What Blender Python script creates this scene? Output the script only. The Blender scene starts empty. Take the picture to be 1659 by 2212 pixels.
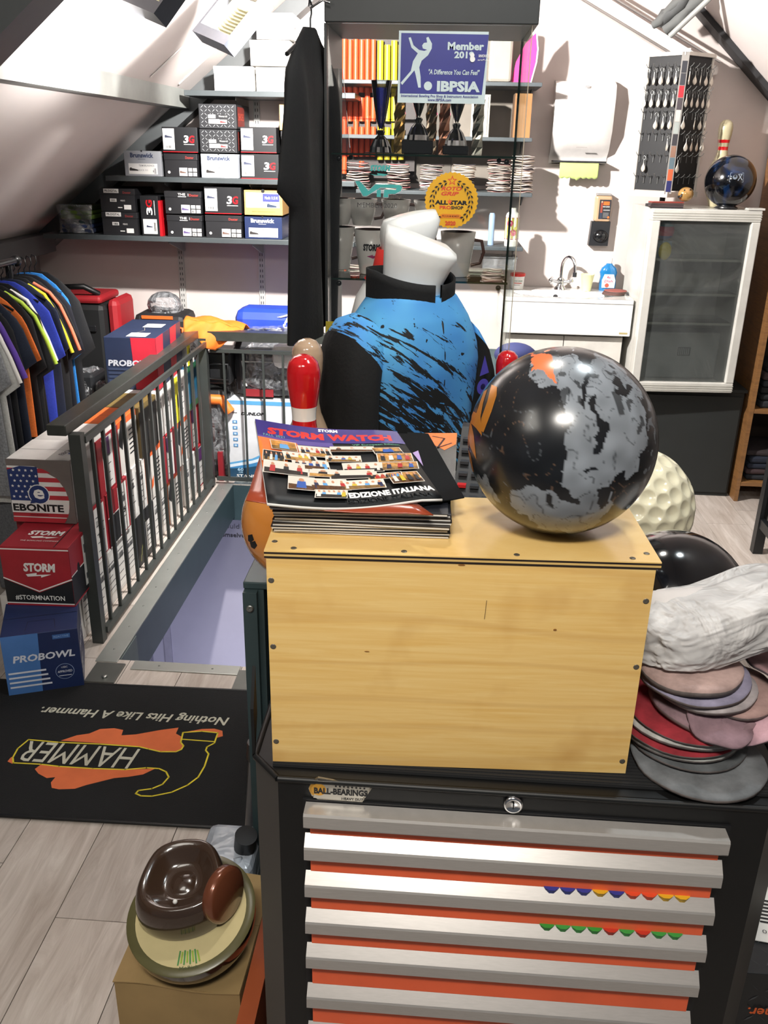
import bpy, bmesh, math, random
from mathutils import Vector, Matrix, noise
random.seed(7)
SC = bpy.context.scene
COL = SC.collection
V = Vector
# ---------------------------------------------------------------- camera
H = 1.55
PITCH, YAW, ROLL, FPX = 22.25, 3.57, 1.23, 1920.0
RM = (Matrix.Rotation(math.radians(YAW), 3, 'Z') @ Matrix.Rotation(math.radians(90 - PITCH), 3, 'X')
      @ Matrix.Rotation(math.radians(ROLL), 3, 'Z'))
cd = bpy.data.cameras.new('camera'); cam = bpy.data.objects.new('camera', cd); COL.objects.link(cam)
cam.matrix_world = Matrix.Translation((0, 0, H)) @ RM.to_4x4()
cd.sensor_fit = 'VERTICAL'; cd.sensor_height = 36; cd.lens = FPX / 2212 * 36; cd.clip_start = .02
SC.camera = cam
# ---------------------------------------------------------------- world, exposure, lights
wd = bpy.data.worlds.new('world'); SC.world = wd; wd.use_nodes = True
wd.node_tree.nodes['Background'].inputs[0].default_value = (.80, .84, .90, 1)
wd.node_tree.nodes['Background'].inputs[1].default_value = .13
vs = SC.view_settings; vs.view_transform = 'Standard'; vs.look = 'None'; vs.gamma = 1; vs.use_curve_mapping = False
vs.exposure = 0.0
def lamp(kind, loc, power, col=(1, 1, 1), size=.1, to=None, sy=None, spot=None):
    l = bpy.data.lights.new('lamp', kind); l.energy = power; l.color = col
    if kind == 'AREA':
        l.size = size
        if sy: l.shape = 'RECTANGLE'; l.size_y = sy
    else: l.shadow_soft_size = size
    if spot: l.spot_size = math.radians(spot); l.spot_blend = .6
    o = bpy.data.objects.new('lamp', l); COL.objects.link(o); o.location = loc
    if to: o.rotation_euler = (V(to) - V(loc)).to_track_quat('-Z', 'Y').to_euler()
    return o
lamp('SPOT', (-.47, 3.0, 2.04), 400, (1, .965, .93), .03, (-.05, 4.2, 1.05), spot=158)                  # near the left floodlight
lamp('AREA', (-.86, 2.95, 1.86), 18, (1, .97, .94), .5, (-1.1, 2.95, 2.2), .7)                 # added uplight without a fixture, brightens the roof slope
lamp('AREA', (-.05, -.35, 2.5), 14, (1, .95, .87), .5, (.05, 1.3, .75), .2).data.spread = math.radians(110)     # shop lights over the camera
lamp('AREA', (.5, 1.55, 2.5), 9, (.86, .96, 1), .12, (.25, 1.4, .8), .12)
lamp('AREA', (.0, 1.75, 2.55), 9, (1, .95, .88), .12, (0, 1.5, .8), .12)
lamp('AREA', (-.8, .3, 1.95), 6, (1, .95, .86), .5, (-.75, 1.6, 0), .5)
lamp('AREA', (-.85, 3.3, -1.4), 9, (.78, .80, 1), .8, (-.9, 4.4, -.9), .8)      # lamp of the floor below
# ---------------------------------------------------------------- materials
def lin(h):
    h = h.lstrip('#'); r = []
    for i in (0, 2, 4):
        c = int(h[i:i+2], 16) / 255; r.append(c / 12.92 if c <= .04045 else ((c + .055) / 1.055) ** 2.4)
    return (*r, 1)
MC = {}
def nd(nt, t, **k):
    n = nt.nodes.new(t)
    for a, b in k.items():
        if a in n.inputs: n.inputs[a].default_value = b
        else: setattr(n, a, b)
    return n
def base(name, rough=.6, metal=0):
    m = bpy.data.materials.new(name); m.use_nodes = True; nt = m.node_tree
    b = nt.nodes['Principled BSDF']; b.inputs['Roughness'].default_value = rough; b.inputs['Metallic'].default_value = metal
    return m, nt, b
def C(h, rough=.6, metal=0, var=.08, scale=9, bump=0, coat=0, emit=0, stretch=None, alpha=None, sheen=0):
    """solid colour with a faint procedural mottling"""
    k = (h, rough, metal, var, scale, bump, coat, emit, stretch, alpha, sheen)
    if k in MC: return MC[k]
    m, nt, b = base('paint_' + h.strip('#'), rough, metal); MC[k] = m
    c = lin(h); L = nt.links
    if var:
        tc = nd(nt, 'ShaderNodeTexCoord'); mp = nd(nt, 'ShaderNodeMapping'); L.new(tc.outputs['Object'], mp.inputs[0])
        if stretch: mp.inputs['Scale'].default_value = stretch
        n = nd(nt, 'ShaderNodeTexNoise', Scale=scale, Detail=4.0, Roughness=.6); L.new(mp.outputs[0], n.inputs['Vector'])
        r = nt.nodes.new('ShaderNodeValToRGB'); e = r.color_ramp.elements
        e[0].position = .3; e[1].position = .72
        e[0].color = tuple(x * (1 - var * 1.6) for x in c[:3]) + (1,); e[1].color = tuple(min(1, x * (1 + var)) for x in c[:3]) + (1,)
        L.new(n.outputs['Fac'], r.inputs[0]); L.new(r.outputs[0], b.inputs['Base Color'])
        if bump:
            bp = nd(nt, 'ShaderNodeBump', Strength=bump, Distance=.004); L.new(n.outputs['Fac'], bp.inputs['Height']); L.new(bp.outputs[0], b.inputs['Normal'])
    else: b.inputs['Base Color'].default_value = c
    if coat: b.inputs['Coat Weight'].default_value = coat
    if emit: b.inputs['Emission Color'].default_value = c; b.inputs['Emission Strength'].default_value = emit
    if alpha is not None: b.inputs['Alpha'].default_value = alpha
    if sheen: b.inputs['Sheen Weight'].default_value = sheen
    return m
def glassy(name, tint=(.93, .97, .95), refl=.9, rough=.02, base_t=0.0, milk=None, ior=1.45):
    m = bpy.data.materials.new(name); m.use_nodes = True; nt = m.node_tree; nt.nodes.clear(); L = nt.links
    o = nt.nodes.new('ShaderNodeOutputMaterial'); t = nt.nodes.new('ShaderNodeBsdfTransparent'); t.inputs[0].default_value = (*tint, 1)
    g = nt.nodes.new('ShaderNodeBsdfGlossy'); g.inputs['Roughness'].default_value = rough; g.inputs[0].default_value = (refl, refl, refl, 1)
    f = nt.nodes.new('ShaderNodeFresnel'); f.inputs[0].default_value = ior
    mx = nt.nodes.new('ShaderNodeMixShader'); L.new(f.outputs[0], mx.inputs[0])
    src = t.outputs[0]
    if milk:
        tc = nd(nt, 'ShaderNodeTexCoord')
        n = nd(nt, 'ShaderNodeTexNoise', Scale=milk[3] if len(milk) > 3 else 14.0, Detail=3.0, Distortion=1.5); L.new(tc.outputs['Object'], n.inputs['Vector'])
        r = nt.nodes.new('ShaderNodeMapRange'); r.inputs['From Min'].default_value = .3; r.inputs['From Max'].default_value = .7
        r.inputs['To Min'].default_value = milk[1]; r.inputs['To Max'].default_value = milk[2]; L.new(n.outputs['Fac'], r.inputs['Value'])
        d = nt.nodes.new('ShaderNodeBsdfDiffuse'); d.inputs[0].default_value = lin(milk[0])
        bp = nd(nt, 'ShaderNodeBump', Strength=.9, Distance=.02); L.new(n.outputs['Fac'], bp.inputs['Height']); L.new(bp.outputs[0], g.inputs['Normal']); L.new(bp.outputs[0], d.inputs['Normal'])
        m2 = nt.nodes.new('ShaderNodeMixShader'); L.new(r.outputs[0], m2.inputs[0]); L.new(t.outputs[0], m2.inputs[1]); L.new(d.outputs[0], m2.inputs[2]); src = m2.outputs[0]
    L.new(src, mx.inputs[1]); L.new(g.outputs[0], mx.inputs[2]); L.new(mx.outputs[0], o.inputs[0])
    return m
GLASS = glassy('cabinet_glass', (.965, .975, .97)); GLASSG = C('#0e2b22', .1, var=0)
FILM = glassy('plastic_film', (.92, .93, .94), 1, .12, milk=('#cfd2d6', .02, .38, 22.), ior=1.7)
FOG = glassy('frosted_bag', (.95, .95, .96), .5, .4, milk=('#dcdad9', .55, .93, 13.), ior=1.45)
ACR = glassy('crystal', (.88, .9, .9), 1, .03, ior=2.1)
BLACK, WHITE = C('#0b0c0d', .45), C('#e9e8e4', .5)
INK, RED, ORG = C('#121316', .5, var=0), C('#b3131d', .4), C('#f0682a', .5)
CHROME = C('#d5d6d8', .12, 1, var=0); STEEL = C('#9a9c9a', .35, .9)
GREY = C('#56595a', .45); GREYD = C('#3a3d3e', .5)
# ---------------------------------------------------------------- mesh builder
class MB:
    def __init__(s): s.v = []; s.f = []; s.m = []; s.mats = []; s.sm = []
    def mi(s, m):
        if m not in s.mats: s.mats.append(m)
        return s.mats.index(m)
    def add(s, vs, fs, m, smooth=False, M=None):
        o = len(s.v); i = s.mi(m)
        s.v += [tuple(M @ V(p)) if M else tuple(p) for p in vs]
        s.f += [tuple(o + j for j in f) for f in fs]; s.m += [i] * len(fs); s.sm += [smooth] * len(fs); return s
    def box(s, a, b, m, M=None, bev=0):
        x0, y0, z0 = a; x1, y1, z1 = b
        if not bev:
            vs = [(x, y, z) for z in (z0, z1) for y in (y0, y1) for x in (x0, x1)]
            return s.add(vs, [(0, 2, 3, 1), (4, 5, 7, 6), (0, 1, 5, 4), (2, 6, 7, 3), (0, 4, 6, 2), (1, 3, 7, 5)], m, False, M)
        bm = bmesh.new(); bmesh.ops.create_cube(bm, size=1)
        for p in bm.verts: p.co = V(((x0+x1)/2 + p.co.x*(x1-x0), (y0+y1)/2 + p.co.y*(y1-y0), (z0+z1)/2 + p.co.z*(z1-z0)))
        bmesh.ops.bevel(bm, geom=bm.edges[:], offset=bev, segments=2, profile=.5, affect='EDGES')
        return s.bm(bm, m, M)
    def bm(s, bm, m, M=None, smooth=False):
        bm.verts.index_update(); s.add([p.co[:] for p in bm.verts], [[q.index for q in f.verts] for f in bm.faces], m, smooth, M); bm.free(); return s
    def loft(s, rings, m, cap=True, closed=True, smooth=True, M=None, mfun=None):
        n = len(rings[0]); vs = [p for r in rings for p in r]; fs = []
        N = n if closed else n - 1
        for i in range(len(rings) - 1):
            for j in range(N): fs.append((i*n+j, i*n+(j+1) % n, (i+1)*n+(j+1) % n, (i+1)*n+j))
        if mfun:
            o = len(s.v); s.v += [tuple(M @ V(p)) if M else tuple(p) for p in vs]
            for k, f in enumerate(fs): s.f.append(tuple(o + q for q in f)); s.m.append(s.mi(mfun(k // N))); s.sm.append(smooth)
        else: s.add(vs, fs, m, smooth, M)
        if cap and closed:
            s.add(rings[0], [tuple(range(n))[::-1]], mfun(0) if mfun else m, False, M); s.add(rings[-1], [tuple(range(n))], mfun(len(rings)-2) if mfun else m, False, M)
        return s
    def lathe(s, prof, m, seg=24, M=None, mfun=None, smooth=True, cap=True):
        return s.loft([[(max(r, 1e-5)*math.cos(2*math.pi*j/seg), max(r, 1e-5)*math.sin(2*math.pi*j/seg), z) for j in range(seg)] for r, z in prof], m, cap, True, smooth, M, mfun)
    def cyl(s, a, b, r, m, seg=12, r2=None):
        a, b = V(a), V(b); d = b - a; q = d.to_track_quat('Z', 'Y').to_matrix().to_4x4()
        return s.lathe([(r, 0), (r if r2 is None else r2, d.length)], m, seg, Matrix.Translation(a) @ q)
    def tube(s, pts, r, m, seg=8, closed=False):
        pts = [V(p) for p in pts]; rings = []; n = len(pts); up = None
        for i, p in enumerate(pts):
            if closed: t = pts[(i+1) % n] - pts[i-1]
            else: t = pts[min(i+1, n-1)] - pts[max(i-1, 0)]
            t.normalize()
            if up is None: up = t.orthogonal().normalized()
            else: up = (up - t * up.dot(t)).normalized()
            w = t.cross(up); rr = r[i] if isinstance(r, (list, tuple)) else r
            rings.append([p + (up*math.cos(2*math.pi*j/seg) + w*math.sin(2*math.pi*j/seg)) * rr for j in range(seg)])
        if closed: rings.append(rings[0])
        return s.loft(rings, m, not closed)
    def sph(s, c, r, m, seg=20, rings=12, sc=(1, 1, 1), M=None, smooth=True):
        bm = bmesh.new(); bmesh.ops.create_uvsphere(bm, u_segments=seg, v_segments=rings, radius=r)
        for p in bm.verts: p.co = V((p.co.x*sc[0], p.co.y*sc[1], p.co.z*sc[2])) + V(c)
        return s.bm(bm, m, M, smooth)
    def prism(s, poly, o, u, v, d, m, M=None):
        """polygon (x,y) on plane o,u,v extruded by vector d"""
        o, u, v, d = V(o), V(u), V(v), V(d); n = len(poly)
        a = [o + u*x + v*y for x, y in poly]; b = [p + d for p in a]
        return s.add(a + b, [tuple(range(n))[::-1], tuple(range(n, 2*n))] + [(i, (i+1) % n, n+(i+1) % n, n+i) for i in range(n)], m, False, M)
    def grid(s, fn, nx, ny, m, smooth=True, thick=0):
        P = [[V(fn(i/nx, j/ny)) for i in range(nx+1)] for j in range(ny+1)]
        vs = [p for r in P for p in r]; w = nx + 1
        fs = [(j*w+i, j*w+i+1, (j+1)*w+i+1, (j+1)*w+i) for j in range(ny) for i in range(nx)]
        if thick:
            n = len(vs); nr = (P[0][1]-P[0][0]).cross(P[1][0]-P[0][0])
            nrm = []
            for j in range(ny+1):
                for i in range(nx+1):
                    a = P[j][min(i+1, nx)] - P[j][max(i-1, 0)]; b = P[min(j+1, ny)][i] - P[max(j-1, 0)][i]
                    c = a.cross(b); nrm.append(c.normalized() if c.length > 1e-9 else V((0, 0, 1)))
            lo = [p - q*thick for p, q in zip(vs, nrm)]
            rim = [j*w for j in range(ny+1)]
            edge = [i for i in range(nx)] + [j*w+nx for j in range(ny)] + [ny*w+i for i in range(nx, 0, -1)] + [j*w for j in range(ny, 0, -1)]
            fs2 = [tuple(n+q for q in f[::-1]) for f in fs]
            fs3 = [(edge[k], n+edge[k], n+edge[(k+1) % len(edge)], edge[(k+1) % len(edge)]) for k in range(len(edge))]
            return s.add(vs + lo, fs + fs2 + fs3, m, smooth)
        return s.add(vs, fs, m, smooth)
    def obj(s, name, parent=None, loc=(0, 0, 0), rot=(0, 0, 0)):
        me = bpy.data.meshes.new(name); me.from_pydata(s.v, [], s.f)
        for m in s.mats: me.materials.append(m)
        me.polygons.foreach_set('material_index', s.m); me.polygons.foreach_set('use_smooth', s.sm); me.update()
        o = bpy.data.objects.new(name, me); COL.objects.link(o); o.location = loc; o.rotation_euler = rot
        if parent: o.parent = parent
        return o
def tag(o, label=None, cat=None, group=None, kind=None):
    if label: o['label'] = label
    if cat: o['category'] = cat
    if group: o['group'] = group
    if kind: o['kind'] = kind
    return o
def T(name, label, cat, loc=(0, 0, 0), rz=0, group=None, rot=None):
    o = bpy.data.objects.new(name, None); COL.objects.link(o); o.empty_display_size = .05
    o.location = loc; o.rotation_euler = rot or (0, 0, math.radians(rz)); return tag(o, label, cat, group)
def dup(o, loc=None, rz=None, label=None, group=None, parent=None, rot=None):
    c = o.copy(); COL.objects.link(c)
    if parent: c.parent = parent
    if loc is not None: c.location = loc
    if rz is not None: c.rotation_euler = (0, 0, math.radians(rz))
    if rot: c.rotation_euler = rot
    if label: c['label'] = label
    if group: c['group'] = group
    for ch in list(o.children): dup(ch, parent=c)
    return c
def ray(u, v): return (RM @ V(((u - 829.5)/FPX, -(v - 1106)/FPX, -1))).normalized()
def at(u, v, Y): d = ray(u, v); return V((0, 0, H)) + d * (Y / d.y)
def atz(u, v, z): d = ray(u, v); return V((0, 0, H)) + d * ((z - H) / d.z)
def atx(u, v, x): d = ray(u, v); return V((0, 0, H)) + d * (x / d.x)
# ---------------------------------------------------------------- lettering and flat print
TC = {}
def tmesh(s, bold=0, shear=0, sp=1):
    k = (s, bold, shear, sp)
    if k not in TC:
        cu = bpy.data.curves.new('t', 'FONT'); cu.body = s; cu.size = 1; cu.offset = bold; cu.shear = shear; cu.space_character = sp
        cu.resolution_u = 2; cu.align_x = 'CENTER'; cu.align_y = 'CENTER'; cu.fill_mode = 'FRONT'
        ob = bpy.data.objects.new('t', cu); COL.objects.link(ob); bpy.context.view_layer.update()
        me = bpy.data.meshes.new_from_object(ob.evaluated_get(bpy.context.evaluated_depsgraph_get()))
        vs = [(p.co.x, p.co.y) for p in me.vertices]; fs = [tuple(p.vertices) for p in me.polygons]
        bpy.data.objects.remove(ob); bpy.data.meshes.remove(me); bpy.data.curves.remove(cu)
        if vs:
            xs = [a for a, b in vs]; ys = [b for a, b in vs]; cx, cy = (min(xs)+max(xs))/2, (min(ys)+max(ys))/2
            w, h = max(xs)-min(xs), max(ys)-min(ys); vs = [(a-cx, b-cy) for a, b in vs]
        else: w = h = 1
        TC[k] = (vs, fs, w, h)
    return TC[k]
def plane(o, u, v):
    o, u, v = V(o), V(u).normalized(), V(v).normalized(); n = u.cross(v)
    return lambda x, y, k: o + u*x + v*y + n*k
def deco(parent, fmap, items, name='printed_front', off=.0006, mb=None):
    """items: ('r',x0,y0,x1,y1,mat) ('p',pts,mat) ('c',x,y,r,mat) ('t',text,cx,cy,width,height,mat[,bold,shear,rot]) ('l',pts,width,mat)"""
    own = mb is None; mb = mb or MB(); k = off; dk_ = min(.00012, .003/max(1, len(items)))
    for it in items:
        a = it[0]; k += dk_
        if a == 'k': k = it[1]; continue
        if a == 'r':
            _, x0, y0, x1, y1, m = it; nx = max(1, min(12, int(abs(x1-x0)/.02))); ny = max(1, min(12, int(abs(y1-y0)/.02)))
            mb.grid(lambda s, t: fmap(x0+(x1-x0)*s, y0+(y1-y0)*t, k), nx, ny, m, False)
        elif a == 'p': mb.add([fmap(x, y, k) for x, y in it[1]], [tuple(range(len(it[1])))], it[2])
        elif a == 'c':
            _, x, y, r, m = it; rr = r if isinstance(r, tuple) else (r, r)
            mb.add([fmap(x+rr[0]*math.cos(q*math.pi/10), y+rr[1]*math.sin(q*math.pi/10), k) for q in range(20)], [tuple(range(20))], m)
        elif a == 'l':
            _, pts, w, m = it
            for (ax, ay), (bx, by) in zip(pts, pts[1:]):
                d = math.hypot(bx-ax, by-ay) or 1e-6; nx, ny = -(by-ay)/d*w/2, (bx-ax)/d*w/2; ex, ey = (bx-ax)/d*w*.3, (by-ay)/d*w*.3
                mb.add([fmap(ax-nx-ex, ay-ny-ey, k), fmap(bx-nx+ex, by-ny+ey, k), fmap(bx+nx+ex, by+ny+ey, k), fmap(ax+nx-ex, ay+ny-ey, k)], [(0, 1, 2, 3)], m)
        elif a == 't':
            _, s, cx, cy, w, h, m = it[:7]; bold, shear, rot = (list(it[7:]) + [0, 0, 0])[:3] if len(it) > 7 else (0, 0, 0)
            vs, fs, tw, th = tmesh(s, bold, shear); c, sn = math.cos(math.radians(rot)), math.sin(math.radians(rot)); o = []
            for x, y in vs:
                x, y = x*w/tw, y*h/th; o.append(fmap(cx+x*c-y*sn, cy+x*sn+y*c, k))
            mb.add(o, fs, m)
    return mb.obj(name, parent) if own else mb
def S(name, mb, kind='structure'): return tag(mb.obj(name), kind=kind)
# ================================================================ structure
WALLM = C('#cfc4bf', .85, var=.04, scale=3); CEILM = C('#d8cfcb', .85, var=.03, scale=2)
DGR = C('#4d5051', .5, var=.06); ALU = C('#b9bdb8', .35, .75, var=.05)
def plankmat():
    m, nt, b = base('vinyl_plank', .42); L = nt.links
    tc = nd(nt, 'ShaderNodeTexCoord'); oi = nd(nt, 'ShaderNodeObjectInfo'); mp = nd(nt, 'ShaderNodeMapping'); mp.inputs['Scale'].default_value = (16, 1.6, 4)
    va = nd(nt, 'ShaderNodeVectorMath', operation='ADD'); L.new(tc.outputs['Object'], va.inputs[0]); L.new(oi.outputs['Random'], va.inputs[1]); L.new(va.outputs[0], mp.inputs[0])
    n = nd(nt, 'ShaderNodeTexNoise', Scale=2.2, Detail=8.0, Roughness=.65, Distortion=1.2); L.new(mp.outputs[0], n.inputs['Vector'])
    r = nt.nodes.new('ShaderNodeValToRGB'); e = r.color_ramp.elements; e[0].position = .32; e[1].position = .7
    e[0].color = lin('#a2968c'); e[1].color = lin('#c6bdb5')
    L.new(n.outputs['Fac'], r.inputs[0])
    hv = nd(nt, 'ShaderNodeHueSaturation'); L.new(r.outputs[0], hv.inputs['Color'])
    mr = nd(nt, 'ShaderNodeMapRange'); mr.inputs['To Min'].default_value = .88; mr.inputs['To Max'].default_value = 1.06; L.new(oi.outputs['Random'], mr.inputs['Value']); L.new(mr.outputs[0], hv.inputs['Value'])
    L.new(hv.outputs[0], b.inputs['Base Color']); return m
PLANK = plankmat()
HX0, HX1, HY0, HY1 = -1.0, -.36, 2.42, 4.05      # stairwell opening
def minus(x0, x1, y0, y1):
    if x1 <= HX0 or x0 >= HX1 or y1 <= HY0 or y0 >= HY1: return [(x0, x1, y0, y1)]
    out = []
    if y0 < HY0: out.append((x0, x1, y0, HY0))
    if y1 > HY1: out.append((x0, x1, HY1, y1))
    a, b = max(y0, HY0), min(y1, HY1)
    if x0 < HX0: out.append((x0, HX0, a, b))
    if x1 > HX1: out.append((HX1, x1, a, b))
    return out
fl = MB()
for x0, x1, y0, y1 in ((-2.05, HX0-.021, -.6, 4.5), (HX1+.021, 2.3, -.6, 4.5), (HX0-.021, HX1+.021, -.6, HY0-.021), (HX0-.021, HX1+.021, HY1+.021, 4.5)): fl.box((x0, y0, -.16), (x1, y1, -.006), C('#35302c', .8))
floor = S('floor', fl)
k = 0; x = -.962 - .183*6
while x < 2.3:
    y = -.6 - random.random()*1.0
    while y < 4.5:
        y1 = y + 1.25
        for a, b, c, d in minus(max(x, -2.05), min(x+.183, 2.3), max(y, -.6), min(y1, 4.5)):
            if b-a > .01 and d-c > .01: MB().box((a+.001, c+.001, -.006), (b-.001, d-.001, 0), PLANK).obj('plank', floor)
        y = y1
    x += .183
ZL = lambda X: 2.747 + .81*X
ZR = lambda X: 3.07 - .897*X
# back wall (gable), left knee wall
g = MB(); poly = [(-2.05, -.16), (2.3, -.16), (2.3, ZR(2.3)), (.19, ZL(.19)), (-2.05, ZL(-2.05))]
g.prism(poly, (0, 4.5, 0), (1, 0, 0), (0, 0, 1), (0, .1, 0), WALLM); S('wall_back', g)
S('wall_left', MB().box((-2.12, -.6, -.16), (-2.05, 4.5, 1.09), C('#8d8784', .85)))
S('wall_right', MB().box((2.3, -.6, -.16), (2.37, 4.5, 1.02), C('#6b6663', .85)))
c = MB()
c.prism([(-2.1, ZL(-2.1)), (.19, ZL(.19)), (.19, ZL(.19)+.08), (-2.1, ZL(-2.1)+.08)], (0, -.6, 0), (1, 0, 0), (0, 0, 1), (0, 5.2, 0), CEILM)
c.prism([(.19, ZL(.19)), (2.36, ZR(2.36)), (2.36, ZR(2.36)+.08), (.19, ZL(.19)+.08)], (0, -.6, 0), (1, 0, 0), (0, 0, 1), (0, 5.2, 0), CEILM)
S('ceiling', c)
def slopebar(X0, X1, Y0, Y1, dep, f, m, up=0):
    return MB().prism([(X0, f(X0)-dep), (X1, f(X1)-dep), (X1, f(X1)-up-.002), (X0, f(X0)-up-.002)], (0, Y0, 0), (1, 0, 0), (0, 0, 1), (0, Y1-Y0, 0), m)
S('trim_1', slopebar(-2.0, .15, 2.08, 2.2, .20, ZL, DGR))                 # near rafter
S('trim_2', slopebar(-2.0, .15, 4.38, 4.497, .10, ZL, DGR))               # rafter at the gable
S('trim_3', MB().box((-1.30, -.5, 1.70), (-1.2, 4.37, 1.782), C('#8b8d89', .5)))     # purlin
S('trim_4', MB().box((-2.02, .0, 1.055), (-1.9, 4.37, 1.14), DGR))         # knee beam
S('trim_5', slopebar(.25, 2.2, 4.40, 4.497, .03, ZR, C('#2c2c2e')))       # dark seam at the right slope
S('trim_6', slopebar(-1.18, .1, 3.76, 3.775, .006, ZL, C('#e6e0dc')))     # ceiling joint
S('trim_7', slopebar(-1.18, .1, 4.15, 4.165, .006, ZL, C('#e6e0dc')))
# stairwell lining and the floor below
TEAL = C('#33454a', .4)
well = MB(); well.box((HX0-.02, HY0, -.17), (HX0, HY1, -.003), TEAL); well.box((HX0-.02, HY1, -.19), (HX1, HY1+.02, -.003), TEAL)
well.box((HX1, HY0, -.17), (HX1+.02, HY1, -.003), TEAL); well.box((HX0, HY0-.02, -.17), (HX1, HY0, -.003), C('#596361', .5))
S('trim_8', well)
S('trim_9', MB().box((HX0+.0005, HY0+.001, -.168), (HX0+.003, HY0+.16, -.004), C('#66706e', .5)))
LAV = C('#b9b6c6', .8, var=.02)
S('wall_stairwell', MB().box((-2.05, 4.3, -2.6), (.2, 4.36, -.20), LAV))
S('wall_below_left', MB().box((-2.1, 1.5, -2.6), (-2.05, 4.3, -.17), LAV))
S('wall_below_right', MB().box((.2, 1.5, -2.6), (.25, 4.36, -.17), LAV))
S('floor_below', MB().box((-2.1, 1.5, -2.65), (.25, 4.36, -2.6), C('#8a8480')))
dr = MB(); dr.box((-1.50, 4.285, -2.6), (-1.46, 4.299, -.9), C('#a7a4b4')); dr.box((-1.58, 4.28, -2.6), (-1.575, 4.299, -.9), C('#8d8b9b')); S('trim_10', dr)
q = T('wall_quote', 'grey printed quotation on the pale wall down in the stairwell', 'lettering', (-1.0, 4.299, -.3))
deco(q, plane((0, 0, 0), (1, 0, 0), (0, 0, 1)), [('t', 'use the spare', .0, .012, .27, .032, C('#77747c'), .01), ('t', 'would take', -.05, -.035, .2, .026, C('#77747c'), .0), ('t', 'themselves."', -.075, -.085, .2, .026, C('#55525a'), .02)], 'lettering')
# aluminium edge strips, steel corner plates
def strip(x0, y0, x1, y1, n, along, lab):
    t = T('edge_strip', lab, 'edge strip', ((x0+x1)/2, (y0+y1)/2, 0)); cx, cy = (x0+x1)/2, (y0+y1)/2
    MB().box((x0-cx, y0-cy, .0005), (x1-cx, y1-cy, .004), ALU, bev=.001).obj('profile', t)
    for i in range(n):
        f = (i+.5)/n; p = (0, y0+(y1-y0)*f-cy) if along == 'y' else (x0+(x1-x0)*f-cx, 0)
        MB().lathe([(.004, .0035), (.003, .0052), (.0005, .0055)], C('#6d6f6c', .4, .8), 8, Matrix.Translation((p[0], p[1], 0))).obj('screw', t)
strip(-1.072, 2.40, -1.0, 4.05, 11, 'y', 'long screwed aluminium strip along the railing side of the stair opening')
strip(-.945, 2.365, -.60, 2.415, 2, 'x', 'short white metal strip on the near edge of the stair opening')
strip(-1.0, 4.052, -.38, 4.09, 4, 'x', 'pale metal strip on the far edge of the stair opening under the back railing')
for n_, (a, b) in enumerate(((-1.062, -.968), (-.60, -.50))):
    t = T('corner_plate', ['bolted grey steel plate at the foot of the railing post', 'bolted grey steel plate beside the dark counter side'][n_], 'plate', ((a+b)/2, 2.32, 0))
    w = (b-a)/2; MB().box((-w, -.04, .001), (w, .07, .006), C('#71736f', .4, .7), bev=.0008).obj('plate', t)
    MB().lathe([(.009, .006), (.009, .012), (.006, .0135), (.0005, .0138)], C('#a9aaa6', .3, .9), 6, Matrix.Translation((.01, -.015, 0))).obj('bolt', t)
# ---- white sloping casing, dark bundle and grey bar at the top right
S('trim_11', MB().prism([(0, 0), (.66, -.33), (.70, -.33), (.70, -.30), (0, .06)], at(1215, -30, 4.40), (1, 0, 0), (0, 0, 1), (0, .09, 0), C('#c9c4c0', .6)))
S('trim_12', MB().prism([(0, -.006), (.66, -.336), (.66, -.33), (0, 0)], at(1215, -30, 4.39), (1, 0, 0), (0, 0, 1), (0, .02, 0), C('#77716e', .6)))
S('trim_13', MB().prism([(0, -.006), (.60, -.30), (.60, -.294), (0, 0)], at(1270, -40, 4.39), (1, 0, 0), (0, 0, 1), (0, .02, 0), C('#77716e', .6)))
t = T('rolled_awning', 'dark grey folded cloth bundle with a light grey bar under the roof', 'awning', at(1440, 40, 4.25))
for i, (du, dv, r, m) in enumerate(((0, 0, .03, '#4a4b4b'), (14, 16, .028, '#5b5c5b'), (30, 8, .03, '#3e4040'), (-12, 4, .02, '#565756'))):
    a, b = at(1422+du, 52+dv, 4.25) - t.location, at(1520+du, -42+dv, 4.15) - t.location
    MB().tube([a.lerp(b, q/6) + V((0, 0, .008*math.sin(q*2+i))) for q in range(7)], [r*(.7+.3*math.sin(q*1.7+i)**2) for q in range(7)], C(m, .8), 8).obj('fold', t)
MB().cyl(at(1447, 78, 4.2)-t.location, at(1540, -10, 4.1)-t.location, .011, C('#8d8e8b', .5)).obj('bar', t)
# ---------------------------------------------------------------- floodlights
LAMPM = C('#fff3cf', .5, var=0, emit=1.1)
def flood(q1, q2, q4, n, lab):
    """housing seen from below: lower edge q1-q2, side towards q4"""
    u = q2-q1; v = q4-q1; w, l = u.length, v.length; u.normalize(); v = (v-u*v.dot(u)).normalized(); nn = u.cross(v)
    if nn.dot(V((0, 0, H))-q1) < 0: nn = -nn
    t = T('floodlight', lab, 'lamp', q1); t.matrix_world = Matrix((u, v, nn)).transposed().to_4x4(); t.location = q1; B = C('#4c4f57', .4, .3)
    h = MB(); h.box((0, 0, -.05), (w, l, -.04), B)
    for a, b in (((0, 0, -.04), (w, .035, 0)), ((0, l-.01, -.04), (w, l, 0)), ((0, .035, -.04), (.012, l-.01, 0)), ((w-.012, .035, -.04), (w, l-.01, 0))): h.box(a, b, B)
    h.obj('housing', t); MB().box((.009, .036, -.038), (w-.009, l-.011, -.034), LAMPM).obj('lamp_panel', t)
    for i in range(n): y = .04+i*.012; MB().box((w*.35+.002*i, y, -.033), (w-.012, y+.005, -.02), C('#6f6d50', .4, .3)).obj('fin', t)
    MB().box((w*.3, .02, -.075), (w*.7, l*.5, -.051), B).obj('bracket', t)
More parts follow.
